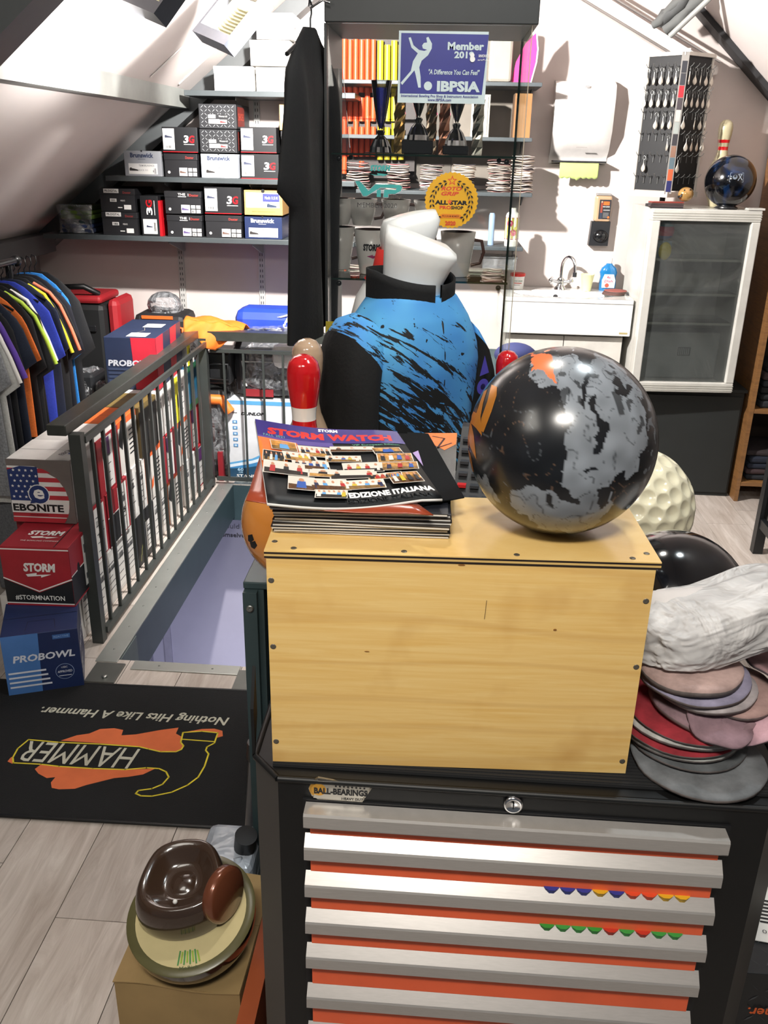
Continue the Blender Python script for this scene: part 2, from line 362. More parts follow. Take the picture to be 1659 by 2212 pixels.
flood(at(415, 66, 3.25), at(484, 97, 3.08), at(512, -22, 3.25), 9, 'floodlight with glowing ribbed panel above the white shoe boxes')
flood(at(235, -12, 2.75), at(332, 29, 2.60), at(300, -70, 2.75), 3, 'dark floodlight cut off by the top edge over the white ceiling')
# ================================================================ wall shelving with shoe boxes
SHM = C('#4c5254', .4, .2)
FY = 4.16
def wall_shelf(lab, x0, x1, y0, z, th=.022, br=(), cat='shelf'):
    t = T('wall_shelf', lab, cat, ((x0+x1)/2, 4.33, z)); w = (x1-x0)/2
    MB().box((-w, y0-4.33, -th), (w, 4.475-4.33, 0), SHM, bev=.002).obj('board', t)
    for b in br:
        MB().prism([(0, 0), (.26, 0), (.26, -.012), (.03, -.07), (0, -.07)], (b-(x0+x1)/2-.002, .143, -th-.0005), (0, -1, 0), (0, 0, 1), (.004, 0, 0), C('#8e908e', .4, .4)).obj('bracket', t)
    return t
ZS = [at(300, 510, FY-.01).z, at(430, 384, FY-.01).z, at(500, 196, FY-.01).z]
wall_shelf('lowest dark shelf of shoe boxes on the left', -1.86, -.42, FY-.01, ZS[0], br=(-1.29, -.9))
wall_shelf('middle dark shelf of shoe boxes on the left', -1.54, -.42, FY-.01, ZS[1], br=(-1.29, -.9))
wall_shelf('top dark shelf carrying the white boxes on the left', -1.16, -.42, FY-.01, ZS[2], br=(-.95,))
for i, X in enumerate((-1.32, -.915)):
    t = T('shelf_upright', ['slotted white upright rail on the wall behind the orange cloth', 'slotted white upright rail on the wall above the blue bag'][i], 'rail', (X, 4.497, .35))
    MB().box((-.014, -.012, 0), (.014, 0, 1.5), C('#b9b8b4', .4)).obj('rail', t)
    s = MB()
    for k in range(56):
        for sx in (-.007, .004): s.box((sx, -.0128, .02+k*.026), (sx+.003, -.0118, .033+k*.026), INK)
    tag(s.obj('slots', t), kind='stuff')
# --- shoe boxes
BK, KB = C('#141518', .5), C('#1a1b1e', .55)
LBL = C('#dcdad6', .5, var=.02)
def shoe(fm, x, y, s, m):
    return [('p', [(x-s, y-.1*s), (x-s*.95, y+.25*s), (x-.6*s, y+.38*s), (x-.45*s, y+.2*s), (x+.1*s, y+.1*s), (x+.8*s, y-.05*s), (x+s, y-.22*s), (x+.95*s, y-.33*s), (x-.98*s, y-.33*s)], m)]
def bars(x0, y0, w, h, m, n=9):
    r = random.Random(int((x0+y0)*9e5)); o = []; x = x0
    for i in range(n):
        b = w/n*r.uniform(.3, .75); o.append(('r', x, y0, x+b, y0+h, m)); x += w/n
    return o
SHOE = C('#3a3f55', .6); SHOEB = C('#2a2624', .6)
def shoebox(px, style, lab, grp=None, depth=.27, Y=FY+.008):
    x0, y0, x1, y1 = px; b = at((x0+x1)/2, y1, Y); tl = at(x0, y0, Y); br = at(x1, y1, Y)
    w, h = br.x-tl.x-.002, at((x0+x1)/2, y0, Y).z-b.z
    zs = min(ZS, key=lambda z: abs(z-b.z)); z = zs+.0006 if abs(zs-b.z) < .03 else b.z
    t = T('shoe_box', lab, 'shoe box', (b.x, Y+depth/2, z), group=grp); hw, hd = w/2, depth/2
    bc = {'3g': '#131417', 'dex': '#1b1b1e', 'the': '#1b1b1e', 'grey': '#8f9196', 'white': '#e6e4e0', 'lt': '#b9bec6', 'blue': '#15264f', 'tan': '#c99a5b', 'dia': '#232427', 'v3g': '#131417', 'pr': '#1b1b1e'}[style]
    B = C(bc, .5); lz = h*.72 if style in ('dex', 'the', 'pr', 'white') else h*.0
    if lz:
        MB().box((-hw+.002, -hd+.002, 0), (hw-.002, hd-.002, h-.004), B).obj('body', t)
        MB().box((-hw, -hd, lz), (hw, hd, h-.001), B, bev=.0015).obj('lid', t)
    else:
        MB().box((-hw, -hd, 0), (hw, hd, h-.001), B, bev=.0015).obj('body', t)
    f = plane((0, -hd, 0), (1, 0, 0), (0, 0, 1)); it = []
    if style == '3g':
        it = [('r', -hw*.96, h*.1, -hw*.3, h*.93, LBL)] + shoe(0, -hw*.63, h*.62, hw*.22, SHOE) + bars(-hw*.8, h*.16, hw*.3, h*.1, INK, 6)
        it += [('t', '3', hw*.36, h*.52, hw*.3, h*.3, WHITE, .03, .1), ('t', 'G', hw*.68, h*.52, hw*.32, h*.3, RED, .03, .1), ('r', hw*.22, h*.3, hw*.82, h*.33, C('#9b9b9b')), ('r', -hw, 0, hw, h*.03, RED)]
    elif style == 'v3g':
        it = [('r', -hw*.8, h*.05, hw*.75, h*.42, LBL)] + shoe(0, -hw*.1, h*.24, hw*.35, SHOE) + bars(hw*.4, h*.12, hw*.25, h*.22, INK, 5)
        it += [('t', '3', 0, h*.62, hw*.8, h*.16, WHITE, .03, 0, 90), ('t', 'G', 0, h*.8, hw*.8, h*.17, RED, .03, 0, 90), ('r', hw*.55, h*.52, hw*.62, h*.88, WHITE)]
        MB().box((hw+.0005, -hd, 0), (hw+.012, hd, h*.88), RED).obj('red_lid', t)
    elif style in ('dex', 'the', 'pr'):
        it = [('t', 'Dexter', hw*(.55 if style != 'the' else .62), h*.83, hw*.5, h*.11, C('#a8352c'), .01), ('c', -hw*.72, h*.2, .006, LBL)] if style != 'pr' else [('t', 'Dexter', hw*.55, h*.83, hw*.45, h*.1, C('#8c2f28'), .01)]
        if style == 'the': it += [('t', 'THE', -hw*.05, h*.86, hw*.4, h*.1, LBL, .02), ('r', -hw*.25, h*.74, hw*.2, h*.77, LBL), ('r', hw*.3, h*.78, hw*.32, h*.9, LBL)]
        if style == 'pr': it += [('r', -hw*.75, h*.8, hw*.1, h*.98, LBL), ('t', 'PR-DIGITAL', -hw*.33, h*.89, hw*.72, h*.1, INK, .02), ('r', -hw*.42, h*.42, -hw*.05, h*.56, LBL)] + bars(-hw*.36, h*.44, hw*.26, h*.09, INK) + [('t', 'MEN\'S', hw*.3, h*.48, hw*.25, h*.07, LBL), ('r', hw*.35, h*.1, hw*.75, h*.3, LBL), ('r', hw*.0, h*.16, hw*.25, h*.2, LBL)]
        else:
            it += [('r', -hw*.1, h*.05, hw*.38, h*.4, LBL)] + shoe(0, hw*.12, h*.22, hw*.2, C('#5a4a78') if style == 'the' else C('#6a5248'))
            for i, (a, c_) in enumerate(((.44, .24), (.72, .24), (.44, .05), (.72, .05))): it += [('r', hw*a, h*c_, hw*(a+.23), h*(c_+.15), LBL)]
            it += bars(hw*.48, h*.07, hw*.15, h*.1, INK, 4)
    elif style in ('grey', 'lt', 'blue'):
        tc = C('#24304f') if style != 'blue' else WHITE; lc = LBL
        it = [('t', 'Brunswick', -hw*.03, h*.82, hw*1.25, h*.19, tc, .035), ('r', -hw*.25, h*.66, hw*.15, h*.675, tc), ('c', -hw*.03, h*.99, .004, INK)]
        it += [('r', -hw*.78, h*.08, hw*.78, h*.5, lc)] + shoe(0, -hw*.5, h*.27, hw*.24, SHOEB)
        it += [('t', 'TEAM BRUNSWICK', hw*.2, h*.42, hw*.85, h*.08, C('#6b6b70'), .01), ('t', 'BLACK 10.5', hw*.0, h*.24, hw*.5, h*.06, C('#6b6b70')), ('t', '8', hw*.55, h*.2, hw*.06, h*.08, INK)] + bars(hw*.58, h*.1, hw*.14, h*.22, C('#77777b'), 4)
    elif style == 'tan':
        it = [('r', -hw*.9, h*.3, hw*.85, h*.9, LBL)] + bars(-hw*.65, h*.65, hw*.3, h*.2, C('#8c8c8c')) + [('r', -hw*.02, h*.55, hw*.84, h*.86, C('#3b3f9a')), ('t', "Men's 11.5 M", hw*.42, h*.7, hw*.66, h*.12, WHITE, .02)] + shoe(0, hw*.45, h*.4, hw*.26, C('#2c3a52')) + [('t', 'www.dexterbowling.com', 0, h*.15, hw*1.2, h*.05, C('#8a6a3c')), ('c', 0, h*.97, .008, INK)]
    elif style == 'dia':
        r = random.Random(5); dm = C('#b5b8ba', .3, .5); n = 0
        nx, nz = 9, 6
        for i in range(nx):
            for j in range(nz):
                x, z = -hw+.006+(i+.5)*(2*hw-.012)/nx, .004+(j+.5)*(h-.008)/nz; s = 1 if (i+j) % 2 else -1; q = .0062
                it.append(('p', [(x-s*q, z-q), (x-s*q*.4, z-q*.1-.001), (x+s*q, z+q), (x+s*q*.5, z+.0)][::s], dm))
        it += [('r', -hw*.5, h*.2, hw*.55, h*.58, KB), ('r', -hw*.48, h*.2, hw*.1, h*.38, LBL), ('r', hw*.1, h*.2, hw*.5, h*.36, LBL), ('r', -hw*.5, h*.42, -hw*.1, h*.56, LBL), ('t', 'Women 6.0', hw*.3, h*.5, hw*.45, h*.07, LBL)] + bars(-hw*.45, h*.44, hw*.3, h*.1, INK) + shoe(0, hw*.3, h*.28, hw*.17, C('#7a3030'))
    if it: deco(t, f, it)
    if style == 'dia': deco(t, plane((hw, 0, 0), (0, 1, 0), (0, 0, 1)), [('r', -hd*.8, h*.1, hd*.2, h*.9, C('#7d2a22')), ('t', 'SHOES', -hd*.3, h*.5, hd*.8, h*.3, C('#c14a35'), .02)], 'printed_side')
    return t
for px, st, lab in (
    ((220, 458, 303, 508), 'pr', 'black shoe box on the lowest shelf, under the one with a white sticker'),
    ((215, 407, 297, 457), 'pr', 'black shoe box with a white sticker on its lid, lowest shelf'),
    ((304, 422, 350, 509), 'v3g', 'black shoe box standing on its side with a bright red lid edge'),
    ((360, 463, 440, 510), 'the', 'lower of two black shoe boxes printed THE on the lowest shelf'),
    ((355, 413, 438, 462), 'the', 'upper of two black shoe boxes printed THE on the lowest shelf'),
    ((443, 463, 525, 512), 'dex', 'black shoe box with red name under the tall labelled box, lowest shelf'),
    ((441, 404, 524, 462), '3g', 'black shoe box with tall white label and white red logo, lowest shelf'),
    ((528, 466, 611, 514), 'blue', 'dark blue shoe box at the right end of the lowest shelf'),
    ((527, 411, 612, 465), 'tan', 'tan shoe box with white and blue label on the dark blue box'),
    ((268, 323, 353, 378), 'grey', 'grey shoe box at the left end of the middle shelf'),
    ((354, 330, 430, 381), 'dex', 'black shoe box with red name beside the grey box of the middle shelf'),
    ((350, 274, 430, 329), '3g', 'black shoe box with tall white label left of the diamond plate boxes'),
    ((434, 331, 517, 383), 'lt', 'pale grey shoe box below the two diamond plate boxes'),
    ((431, 279, 514, 330), 'dia', 'lower of the two shoe boxes with diamond plate print'),
    ((429, 224, 513, 278), 'dia', 'topmost shoe box with diamond plate print on the middle shelf'),
    ((520, 331, 604, 385), '3g', 'lower black shoe box with tall white label right on the middle shelf'),
    ((519, 274, 599, 330), '3g', 'upper black shoe box with tall white label right on the middle shelf'),
    ((607, 331, 690, 386), 'dex', 'black shoe box half hidden by the hanging black shirt, lower'),
    ((606, 283, 690, 330), 'dex', 'black shoe box half hidden by the hanging black shirt, upper'),
    ((603, 226, 688, 282), 'tan', 'tan shoe box under the top shelf beside the black shirt'),
    ((461, 139, 549, 193), 'white', 'plain white shoe box at the left end of the top shelf'),
    ((552, 143, 629, 196), 'white', 'plain white shoe box at the bottom of the middle stack, top shelf'),
    ((539, 86, 627, 142), 'white', 'plain white shoe box in the middle of the tallest white stack'),
    ((552, 27, 635, 85), 'white', 'plain white shoe box topmost on the white stack'),
    ((632, 144, 712, 197), 'white', 'plain white shoe box behind the black shirt, lowest'),
    ((630, 100, 712, 143), 'white', 'plain white shoe box behind the black shirt, middle'),
    ((637, 45, 712, 99), 'white', 'plain white shoe box behind the clothes hanger, uppermost')):
    shoebox(px, st, lab)
t = T('folded_shirts', 'pile of folded green and blue shirts in clear bags at the shelf end', 'clothes', (at(178, 504, 4.25).x, 4.3, ZS[0]+.001))
for i, c_ in enumerate(('#1a2540', '#22355e', '#152a2c', '#5f7a2e', '#6d8a33', '#3d4a2a')):
    MB().box((-.075+.004*(i % 3), -.11, .002+i*.02), (.075-.006*((i*2) % 3), .1, .021+i*.02), C(c_, .8, bump=.3), bev=.006).obj('folded_shirt', t)
MB().grid(lambda s, u: (-.08+.16*s, -.116+.01*math.sin(9*s+5*u), .002+.125*u), 8, 8, FILM).obj('bag_film', t)
# ================================================================ railings
RAILM = C('#3d403c', .38, .25, var=.12, scale=30)
POSTM = C('#3f4341', .4, .25)
rt = T('stair_railing', 'long dark metal railing with worn top bar running away beside the stair opening', 'railing', (-1.09, 3.25, 0))
def rb(a, b, m, name, bev=.0): return MB().box(tuple(p-q for p, q in zip(a, rt.location)), tuple(p-q for p, q in zip(b, rt.location)), m, bev=bev).obj(name, rt)
rb((-1.178, 2.49, .728), (-1.118, 4.06, .762), RAILM, 'top_bar', .003)
rb((-1.122, 2.51, .001), (-1.085, 2.545, .727), POSTM, 'post'); rb((-1.122, 4.0, .001), (-1.085, 4.035, .727), POSTM, 'post')
rb((-1.094, 2.546, .690), (-1.082, 4.0, .712), POSTM, 'upper_rail'); rb((-1.096, 2.546, .022), (-1.080, 4.0, .045), POSTM, 'lower_rail')
for i in range(14):
    y = 2.602+i*.0965; rb((-1.094, y-.006, .046), (-1.083, y+.006, .689), POSTM, 'baluster')
b2 = T('back_railing', 'dark metal railing across the back of the stair opening', 'railing', (-.85, 4.05, 0)); BL = b2.location
for a, b, n_ in (((-1.08, 4.02, .715), (-.36, 4.08, .757), 'top_bar'), ((-1.08, 4.045, .655), (-.38, 4.057, .672), 'upper_rail'), ((-1.08, 4.045, .02), (-.38, 4.057, .04), 'lower_rail'), ((-.38, 4.035, .093-.09), (-.345, 4.07, .714), 'post')):
    MB().box(tuple(p-q for p, q in zip(a, BL)), tuple(p-q for p, q in zip(b, BL)), RAILM if 'top' in n_ else POSTM).obj(n_, b2)
for i in range(7): MB().box((-1.018+i*.093-.005+.85, -.004, .041), (-1.018+i*.093+.005+.85, .004, .654), POSTM).obj('baluster', b2)
# ================================================================ ball boxes behind the railing
LG = C('#b9b9bb', .5); TX = C('#55565a', .6)
def endface(st, w, h, r):
    W_, K_, R_ = WHITE, KB, C('#a01c28', .45)
    hw = w/2; it = []
    def lab(x0, x1, y0, y1, big=None):
        o = [('r', x0, y0, x1, y1, W_)]
        for i in range(5): yy = y0+(y1-y0)*(.12+.17*i); o.append(('r', x0+(x1-x0)*.12, yy, x0+(x1-x0)*r.uniform(.5, .88), yy+.0035, TX))
        o += bars(x0+(x1-x0)*.15, y0+(y1-y0)*.62, (x1-x0)*.6, (y1-y0)*.13, TX, 7)
        if big: o.append(('t', big, (x0+x1)/2, y0+(y1-y0)*.45, (x1-x0)*.45, (y1-y0)*.11, INK, .02))
        return o
    if st == 'W': it = lab(-hw*.85, -hw*.1, h*.08, h*.95) + lab(0, hw*.9, h*.2, h*.9)
    elif st == 'S': it = [('r', -hw, 0, hw, h, R_), ('r', -hw, 0, 0, h*.55, K_), ('r', -hw, h*.55, 0, h*.57, W_), ('c', -hw*.45, h*.3, (.012, .03), INK), ('r', -hw, 0, hw, h*.03, W_)] + lab(.0, hw*.85, h*.05, h*.95, '15')
    elif st == 'R': it = [('r', -hw, 0, hw, h, R_)] + lab(-hw*.55, hw*.35, h*.04, h*.96) + [('r', -hw*.55, h*.65, hw*.1, h*.95, C('#5a2a66'))]
    elif st == 'O': it = [('r', -hw, 0, hw, h, C('#d9d6d0')), ('r', -hw, h*.88, hw, h, ORG), ('p', [(-hw*.5, h*.2), (-hw*.2, h*.25), (-hw*.1, h*.45), (-hw*.35, h*.38), (-hw*.3, h*.5)], ORG), ('p', [(-hw, h*.6), (-hw*.6, h), (-hw*.3, h), (-hw*.6, h*.45)], K_)] + [('r', hw*.1, h*(.25+.09*i), hw*.7, h*(.28+.09*i), K_) for i in range(6)]
    elif st == 'N': it = [('r', -hw, 0, hw, h, K_)] + lab(0, hw*.8, h*.15, h*.75) + [('l', [(-hw*.8+q*.006, h*(.1+.06*q+(.05 if q % 2 else 0))) for q in range(13)], .0025, C('#c9cf6a')), ('t', 'WRECKING', -hw*.35, h*.4, .06, .012, C('#c9c9a0'), .01, 0, 90)]
    elif st == 'Y': it = [('r', -hw, 0, hw, h, C('#e6e3dc')), ('r', -hw, 0, -hw*.1, h, C('#e2dd2a')), ('t', 'HIGH PERFORMANCE', -hw*.6, h*.5, h*.8, .014, C('#4a4a18'), .01, 0, 90), ('c', -hw*.2, h*.45, (.010, .032), K_)] + lab(0, hw*.85, h*.1, h*.9)
    elif st == 'B': it = [('r', -hw, 0, hw, h, C('#0f5d7d')), ('r', -hw, 0, -hw*.6, h, W_), ('r', -hw*.6, 0, hw, h*.14, C('#1d5e3d')), ('r', -hw*.6, h*.86, hw, h, C('#1d5e3d')), ('t', 'REACTOR', 0, h*.5, h*.6, .02, C('#5aa8c8'), .01, 0, 90)]
    elif st == 'K': it = [('r', -hw, 0, hw, h, C('#15181f'))] + [('t', 'BALL', -hw*.2, h*.6, .07, .02, W_, .02, 0, 70), ('r', hw*.3, h*.1, hw*.5, h*.9, LG), ('c', -hw*.4, h*.35, (.010, .03), INK)]
    elif st == 'D': it = [('r', -hw, 0, hw, h, C('#23211d')), ('r', -hw, h*.9, hw, h, C('#6d5b30')), ('c', -hw*.2, h*.45, (.012, .035), INK), ('t', 'VIP', hw*.2, h*.6, .03, .012, W_)] 
    return it
BC = {'W': '#d8d6d2', 'S': '#8f1a26', 'R': '#a01c28', 'O': '#e07a2c', 'N': '#17181a', 'Y': '#dedad0', 'B': '#0f5d7d', 'K': '#15181f', 'D': '#57482a'}
BN = {'W': 'white', 'S': 'red and black', 'R': 'red', 'O': 'white and orange', 'N': 'black neon printed', 'Y': 'yellow and white', 'B': 'blue and green', 'K': 'navy', 'D': 'dark brown'}
rows = ['W W N W R R W', 'S S B O W O R', 'W R O W Y R B'] 
rows = [['W', 'W', 'N', 'W', 'R', 'W', 'R'], ['S', 'S', 'B', 'O', 'R', 'O', 'R'], ['W', 'R', 'O', 'D', 'W', 'Y', 'B']]
rows = [['W', 'W', 'W', 'N', 'W', 'O', 'W', 'R'], ['S', 'S', 'W', 'O', 'R', 'O', 'R'], ['R', 'O', 'D', 'W', 'Y', 'B']]
ordn = ['nearest the camera', 'second from the near post', 'third from the near post', 'fourth from the near post', 'fifth from the near post', 'sixth from the near post', 'seventh from the near post', 'last at the far post']
rown = ['bottom', 'middle', 'top']; r_ = random.Random(3)
for j in range(3):
    for i in range((8, 7, 6)[j]):
        st = rows[j][i]; w, h = .212, .203; y = (2.435, 2.60, 2.785)[j]+i*.216
        t = T('ball_box', f'{BN[st]} ball box, {rown[j]} row behind the railing, {ordn[i]}', 'box', (-1.255+r_.uniform(-.006, .006), y+w/2, .001+j*.2045), r_.uniform(-.8, .8))
        MB().box((-.118, -w/2+.001, 0), (.1, w/2-.001, h), C(BC[st], .55), bev=.0015).obj('carton', t)
        deco(t, plane((.1, 0, 0), (0, 1, 0), (0, 0, 1)), endface(st, w-.004, h, r_))
        if j == 2:
            tc = {'W': '#c9c6c2', 'R': '#c9c6c2', 'O': '#c8602a', 'D': '#6d5b30'}.get(st, BC[st])
            deco(t, plane((0, 0, h), (1, 0, 0), (0, 1, 0)), [('r', -.116, -w/2+.003, .098, w/2-.003, C(tc, .5)), ('l', [(-.1, 0), (.09, 0)], .002, C('#3a3532'))], 'printed_top')
# three boxes stacked in front of the near post
def frontbox(lab, px_y, z, w, d, h, rz, xc, c_, yc):
    t = T('ball_box', lab, 'box', (xc, yc, z), rz); MB().box((-w/2, -d/2, 0), (w/2, d/2, h), C(c_, .5), bev=.0018).obj('carton', t)
    return t, plane((0, -d/2, 0), (1, 0, 0), (0, 0, 1)), plane((w/2, 0, 0), (0, 1, 0), (0, 0, 1)), plane((0, 0, h), (1, 0, 0), (0, 1, 0))
NAVY, LBLU = C('#1a2a55', .45), C('#4a78b8', .45); PBL = C('#d7dbe6', .4)
t, f, s, tp = frontbox('two-tone blue ball box on the floor, bottom of the front stack', 0, .001, .215, .215, .205, 21, -1.19, '#1a2a55', 2.318)
w = .1075
deco(t, f, [('p', [(-w, 0), (-.012, 0), (-.004, .205), (-w, .205)], LBLU), ('t', 'PROBOWL', .005, .125, .175, .024, PBL, .03, .15), ('r', .035, .178, .085, .193, C('#3a62a0')), ('t', 'REACTIVE', .06, .1855, .042, .007, C('#7fa4d4'), .01)] +
     [('r', -w*.93, .028+.016*i, .018-.004*i, .034+.016*i, PBL) for i in range(4)] + [('c', .058, .065, .027, C('#8fa0c0')), ('c', .058, .065, .0255, NAVY), ('t', 'APPROVED', .058, .065, .042, .008, PBL, .01), ('t', 'USBC', .058, .08, .018, .006, PBL), ('r', .04, .05, .076, .052, PBL)])
deco(t, s, [('r', -.1, .028+.016*i, -.03, .034+.016*i, PBL) for i in range(4)] + [('t', 'PROBOWL', 0, .125, .17, .024, PBL, .03, .15)], 'printed_side')
deco(t, tp, [('l', [(-.04, -.09), (-.035, -.03), (.04, -.03), (.045, -.09)], .0012, INK), ('l', [(-w, 0), (w, 0)], .0015, INK)], 'printed_top')
t, f, s, tp = frontbox('red ball box with black chevron, middle of the front stack', 0, .2065, .212, .212, .200, 2, -1.218, '#96202c', 2.487)
w = .106; RR = C('#a3242f', .45)
deco(t, f, [('r', -w, 0, w, .2, RR), ('p', [(-w, 0), (w, 0), (w, .09), (.0, .045), (-w, .09)], KB), ('l', [(-w, .094), (0, .05), (w, .094)], .004, WHITE), ('r', -w, .19, w, .194, WHITE), ('r', -w, .0, w, .006, RR), ('r', -w, .006, w, .010, WHITE),
     ('t', 'STORM', .01, .132, .10, .03, WHITE, .05, .12), ('p', [(-.035, .108), (.0, .114), (-.002, .107), (.045, .11), (.012, .098), (.012, .104), (-.03, .1)], WHITE), ('t', '#STORMNATION', .0, .027, .155, .018, WHITE, .015)])
deco(t, s, [('r', -w, 0, w, .2, KB), ('r', -w, .10, w, .2, RR), ('r', -w, .1, w, .104, WHITE), ('c', -.045, .09, (.013, .035), INK), ('r', .0, .02, .06, .19, WHITE), ('t', '15', .03, .10, .02, .018, INK, .03), ('r', -w, 0, w, .006, RR), ('r', .01, .04, .05, .06, TX), ('r', .01, .13, .05, .16, TX)], 'printed_side')
deco(t, tp, [('t', 'STORM', .0, .0, .11, .035, WHITE, .05, .12), ('p', [(-.04, -.03), (.0, -.024), (-.002, -.031), (.05, -.03), (.012, -.042), (.012, -.036), (-.03, -.04)], WHITE), ('r', .06, -.105, .063, .105, KB), ('t', 'THE BOWLING COMPANY', 0, -.06, .12, .008, WHITE)], 'printed_top')
t, f, s, tp = frontbox('grey ball box with stars and stripes, topmost of the front stack', 0, .4095, .205, .205, .213, 1, -1.256, '#726965', 2.665)
w = .1025; W2 = C('#e4e2df', .5); B2 = C('#22356b', .5); R2 = C('#b5303a', .5)
circ = lambda r, y: math.sqrt(max(0, r*r-(y-.075)**2))
it = [('r', -w, 0, w, .213, C('#6f6763')), ('c', -.035, .075, (.125, .125), W2)]
CX, CY, RD = -.035, .072, .122
def arcs(y0, y1, x0, m):
    p = [(x0, y0)]
    for q in range(6): y = y0+(y1-y0)*q/5; p.append((CX+math.sqrt(max(0, RD**2-(y-CY)**2)), y))
    p.append((x0, y1)); return ('p', p, m)
it = [('r', -w, 0, w, .213, C('#6f6763'))] + [arcs(.001, .192, -w+.001, W2)]
for i in range(6): it.append(arcs(.02+i*.03, .035+i*.03, -w+.001, R2))
it.append(('p', [(-w+.001, .075), (-.004, .075), (-.004, .190), (-.06, .192), (-w+.001, .178)], B2))
for i in range(5):
    for j in range(6):
        x, y = -w+.012+i*.02+(j % 2)*.009, .088+j*.018
        if x < -.01 and y < .182: it.append(('p', [(x+.0055*(1 if q % 2 == 0 else .42)*math.sin(q*math.pi/5), y+.0055*(1 if q % 2 == 0 else .42)*math.cos(q*math.pi/5)) for q in range(10)], WHITE))
it += [('c', -.008, .098, (.035, .034), WHITE), ('c', -.008, .098, (.032, .031), B2), ('t', 'e', -.008, .099, .036, .034, WHITE, .03), ('p', [(-.04, .066), (-.032, .085), (-.018, .07)], B2),
       arcs(.034, .066, -w+.001, W2), ('t', 'EBONITE', -.015, .052, .165, .026, INK, .04), arcs(.002, .018, -w+.001, R2), ('t', 'www.ebonite.com', -.015, .028, .06, .005, INK)]
deco(t, f, it)
deco(t, s, [('r', -.1, .01, .1, .2, C('#8b8683')), ('r', -.05, .02, -.035, .17, TX)], 'printed_side')
deco(t, tp, [('r', -w+.002, -.1, .025, .1, W2), ('r', .025, -.1, w-.002, .1, C('#a9a7a4')), ('t', 'EBONITE', .065, .0, .1, .018, INK, .02, 0, 75), ('c', .08, -.03, .009, B2), ('l', [(-w, 0), (w, 0)], .0015, TX)], 'printed_top')
# large navy and red box lying on the rows
t = T('ball_box', 'large navy and red box lying on the rows behind the railing', 'box', (-1.262, 3.68, .616), 2); w, d, h = .21, .40, .212
MB().box((-w/2, -d/2, 0), (w/2, d/2, h), C('#25304a', .45), bev=.0018).obj('carton', t)
RP = C('#c22a3c', .45)
deco(t, plane((0, -d/2, 0), (1, 0, 0), (0, 0, 1)), [('p', [(.012, 0), (w/2, 0), (w/2, h), (.004, h)], RP), ('t', 'PROBOWL', 0, .108, .19, .026, C('#c8ccd6'), .04, .1)] + [('r', -w*.46, .03+.016*i, .0, .04+.016*i, C('#35425f')) for i in range(4)])
deco(t, plane((w/2, 0, 0), (0, 1, 0), (0, 0, 1)), [('p', [(-.2, 0), (-.12, 0), (-.09, h), (-.2, h)], RP), ('p', [(0, 0), (.09, 0), (.12, h), (.02, h)], RP), ('t', 'PROBOWL', -.1, .12, .16, .024, C('#c8ccd6'), .04, .1), ('t', 'PROBOWL', .1, .12, .16, .024, C('#c8ccd6'), .04, .1)], 'printed_side')
deco(t, plane((0, 0, h), (1, 0, 0), (0, 1, 0)), [('r', -.02, -.18, .06, -.1, WHITE), ('r', -.01, .02, .07, .1, WHITE), ('l', [(0, -.1), (.02, -.05), (.0, .02)], .002, C('#9a958a')), ('l', [(-.1, 0), (.1, 0)], .001, INK)], 'printed_top')
# tall cartons seen under the bar beside it
for i, (st, y, lab) in enumerate((('Y', 3.905, 'yellow and white ball box standing at the far end under the top bar'),)):
    t = T('ball_box', lab, 'box', (-1.24, y+.06, .616)); MB().box((-.1, -.055, 0), (.09, .055, .1), C(BC[st], .5), bev=.0015).obj('carton', t); deco(t, plane((.09, 0, 0), (0, 1, 0), (0, 0, 1)), endface(st, .106, .1, r_))
# ================================================================ doormat
t = T('door_mat', 'black rubber mat with an orange and yellow hammer emblem lying upside down', 'mat', (-.75, 1.96, .001)); mo = V((-.75, 1.96, 0))
cs = [atz(181-190, 1480-8, 0), atz(560, 1497, 0), atz(541, 1796, 0), atz(-60, 1763, 0)]
MM = C('#0b0c0e', .95, bump=.4, scale=300)
MB().prism([((p-mo).x, (p-mo).y) for p in cs], (0, 0, 0), (1, 0, 0), (0, 1, 0), (0, 0, .006), MM).obj('mat', t)
rim = MB(); 
for a, b in zip(cs, cs[1:]+cs[:1]): rim.cyl((a-mo)+V((0, 0, .005)), (b-mo)+V((0, 0, .005)), .004, C('#0d0e10', .4), 6)
rim.obj('rim', t)
def mz(u, v): p = atz(u, v, .007)-mo; return (p.x, p.y)
OM, YM = C('#d0693c', .9), C('#d5c430', .9)
c2 = lambda x, y: mz(x/2.592, 1440+y/2.592)
fm = lambda x, y, k: V((x, y, .0062+k))
it = [('p', [c2(*p) for p in pts], OM) for pts in (
    [(340, 415), (430, 385), (500, 375), (560, 350), (640, 345), (690, 355), (680, 385), (760, 380), (900, 355), (1000, 342), (985, 375), (1020, 395), (1010, 430), (1030, 450), (1005, 478), (900, 478), (780, 450), (700, 440), (500, 425)],
    [(1020, 370), (1130, 350), (1200, 348), (1245, 360), (1248, 390), (1210, 400)],
    [(60, 510), (100, 490), (70, 545), (42, 532)],
    [(230, 548), (330, 560), (520, 572), (700, 578), (870, 572), (800, 605), (720, 618), (640, 625), (560, 645), (480, 665), (420, 685), (330, 688), (290, 680), (285, 650), (310, 620), (262, 625), (215, 600), (195, 575)])]
ol = [(160, 410), (330, 425), (560, 435), (780, 450), (830, 462), (900, 478), (985, 478), (1015, 465), (1028, 445), (1012, 425), (1025, 370), (1130, 363), (1220, 372), (1200, 430), (1160, 450), (1152, 470), (1168, 490), (1145, 560), (1110, 620), (1050, 665), (960, 705), (850, 727), (790, 725), (760, 712), (775, 695), (850, 685), (910, 660), (945, 620), (930, 590), (890, 572), (820, 568), (700, 578), (520, 572), (330, 560), (230, 548), (75, 540), (72, 510), (100, 460), (160, 410)]
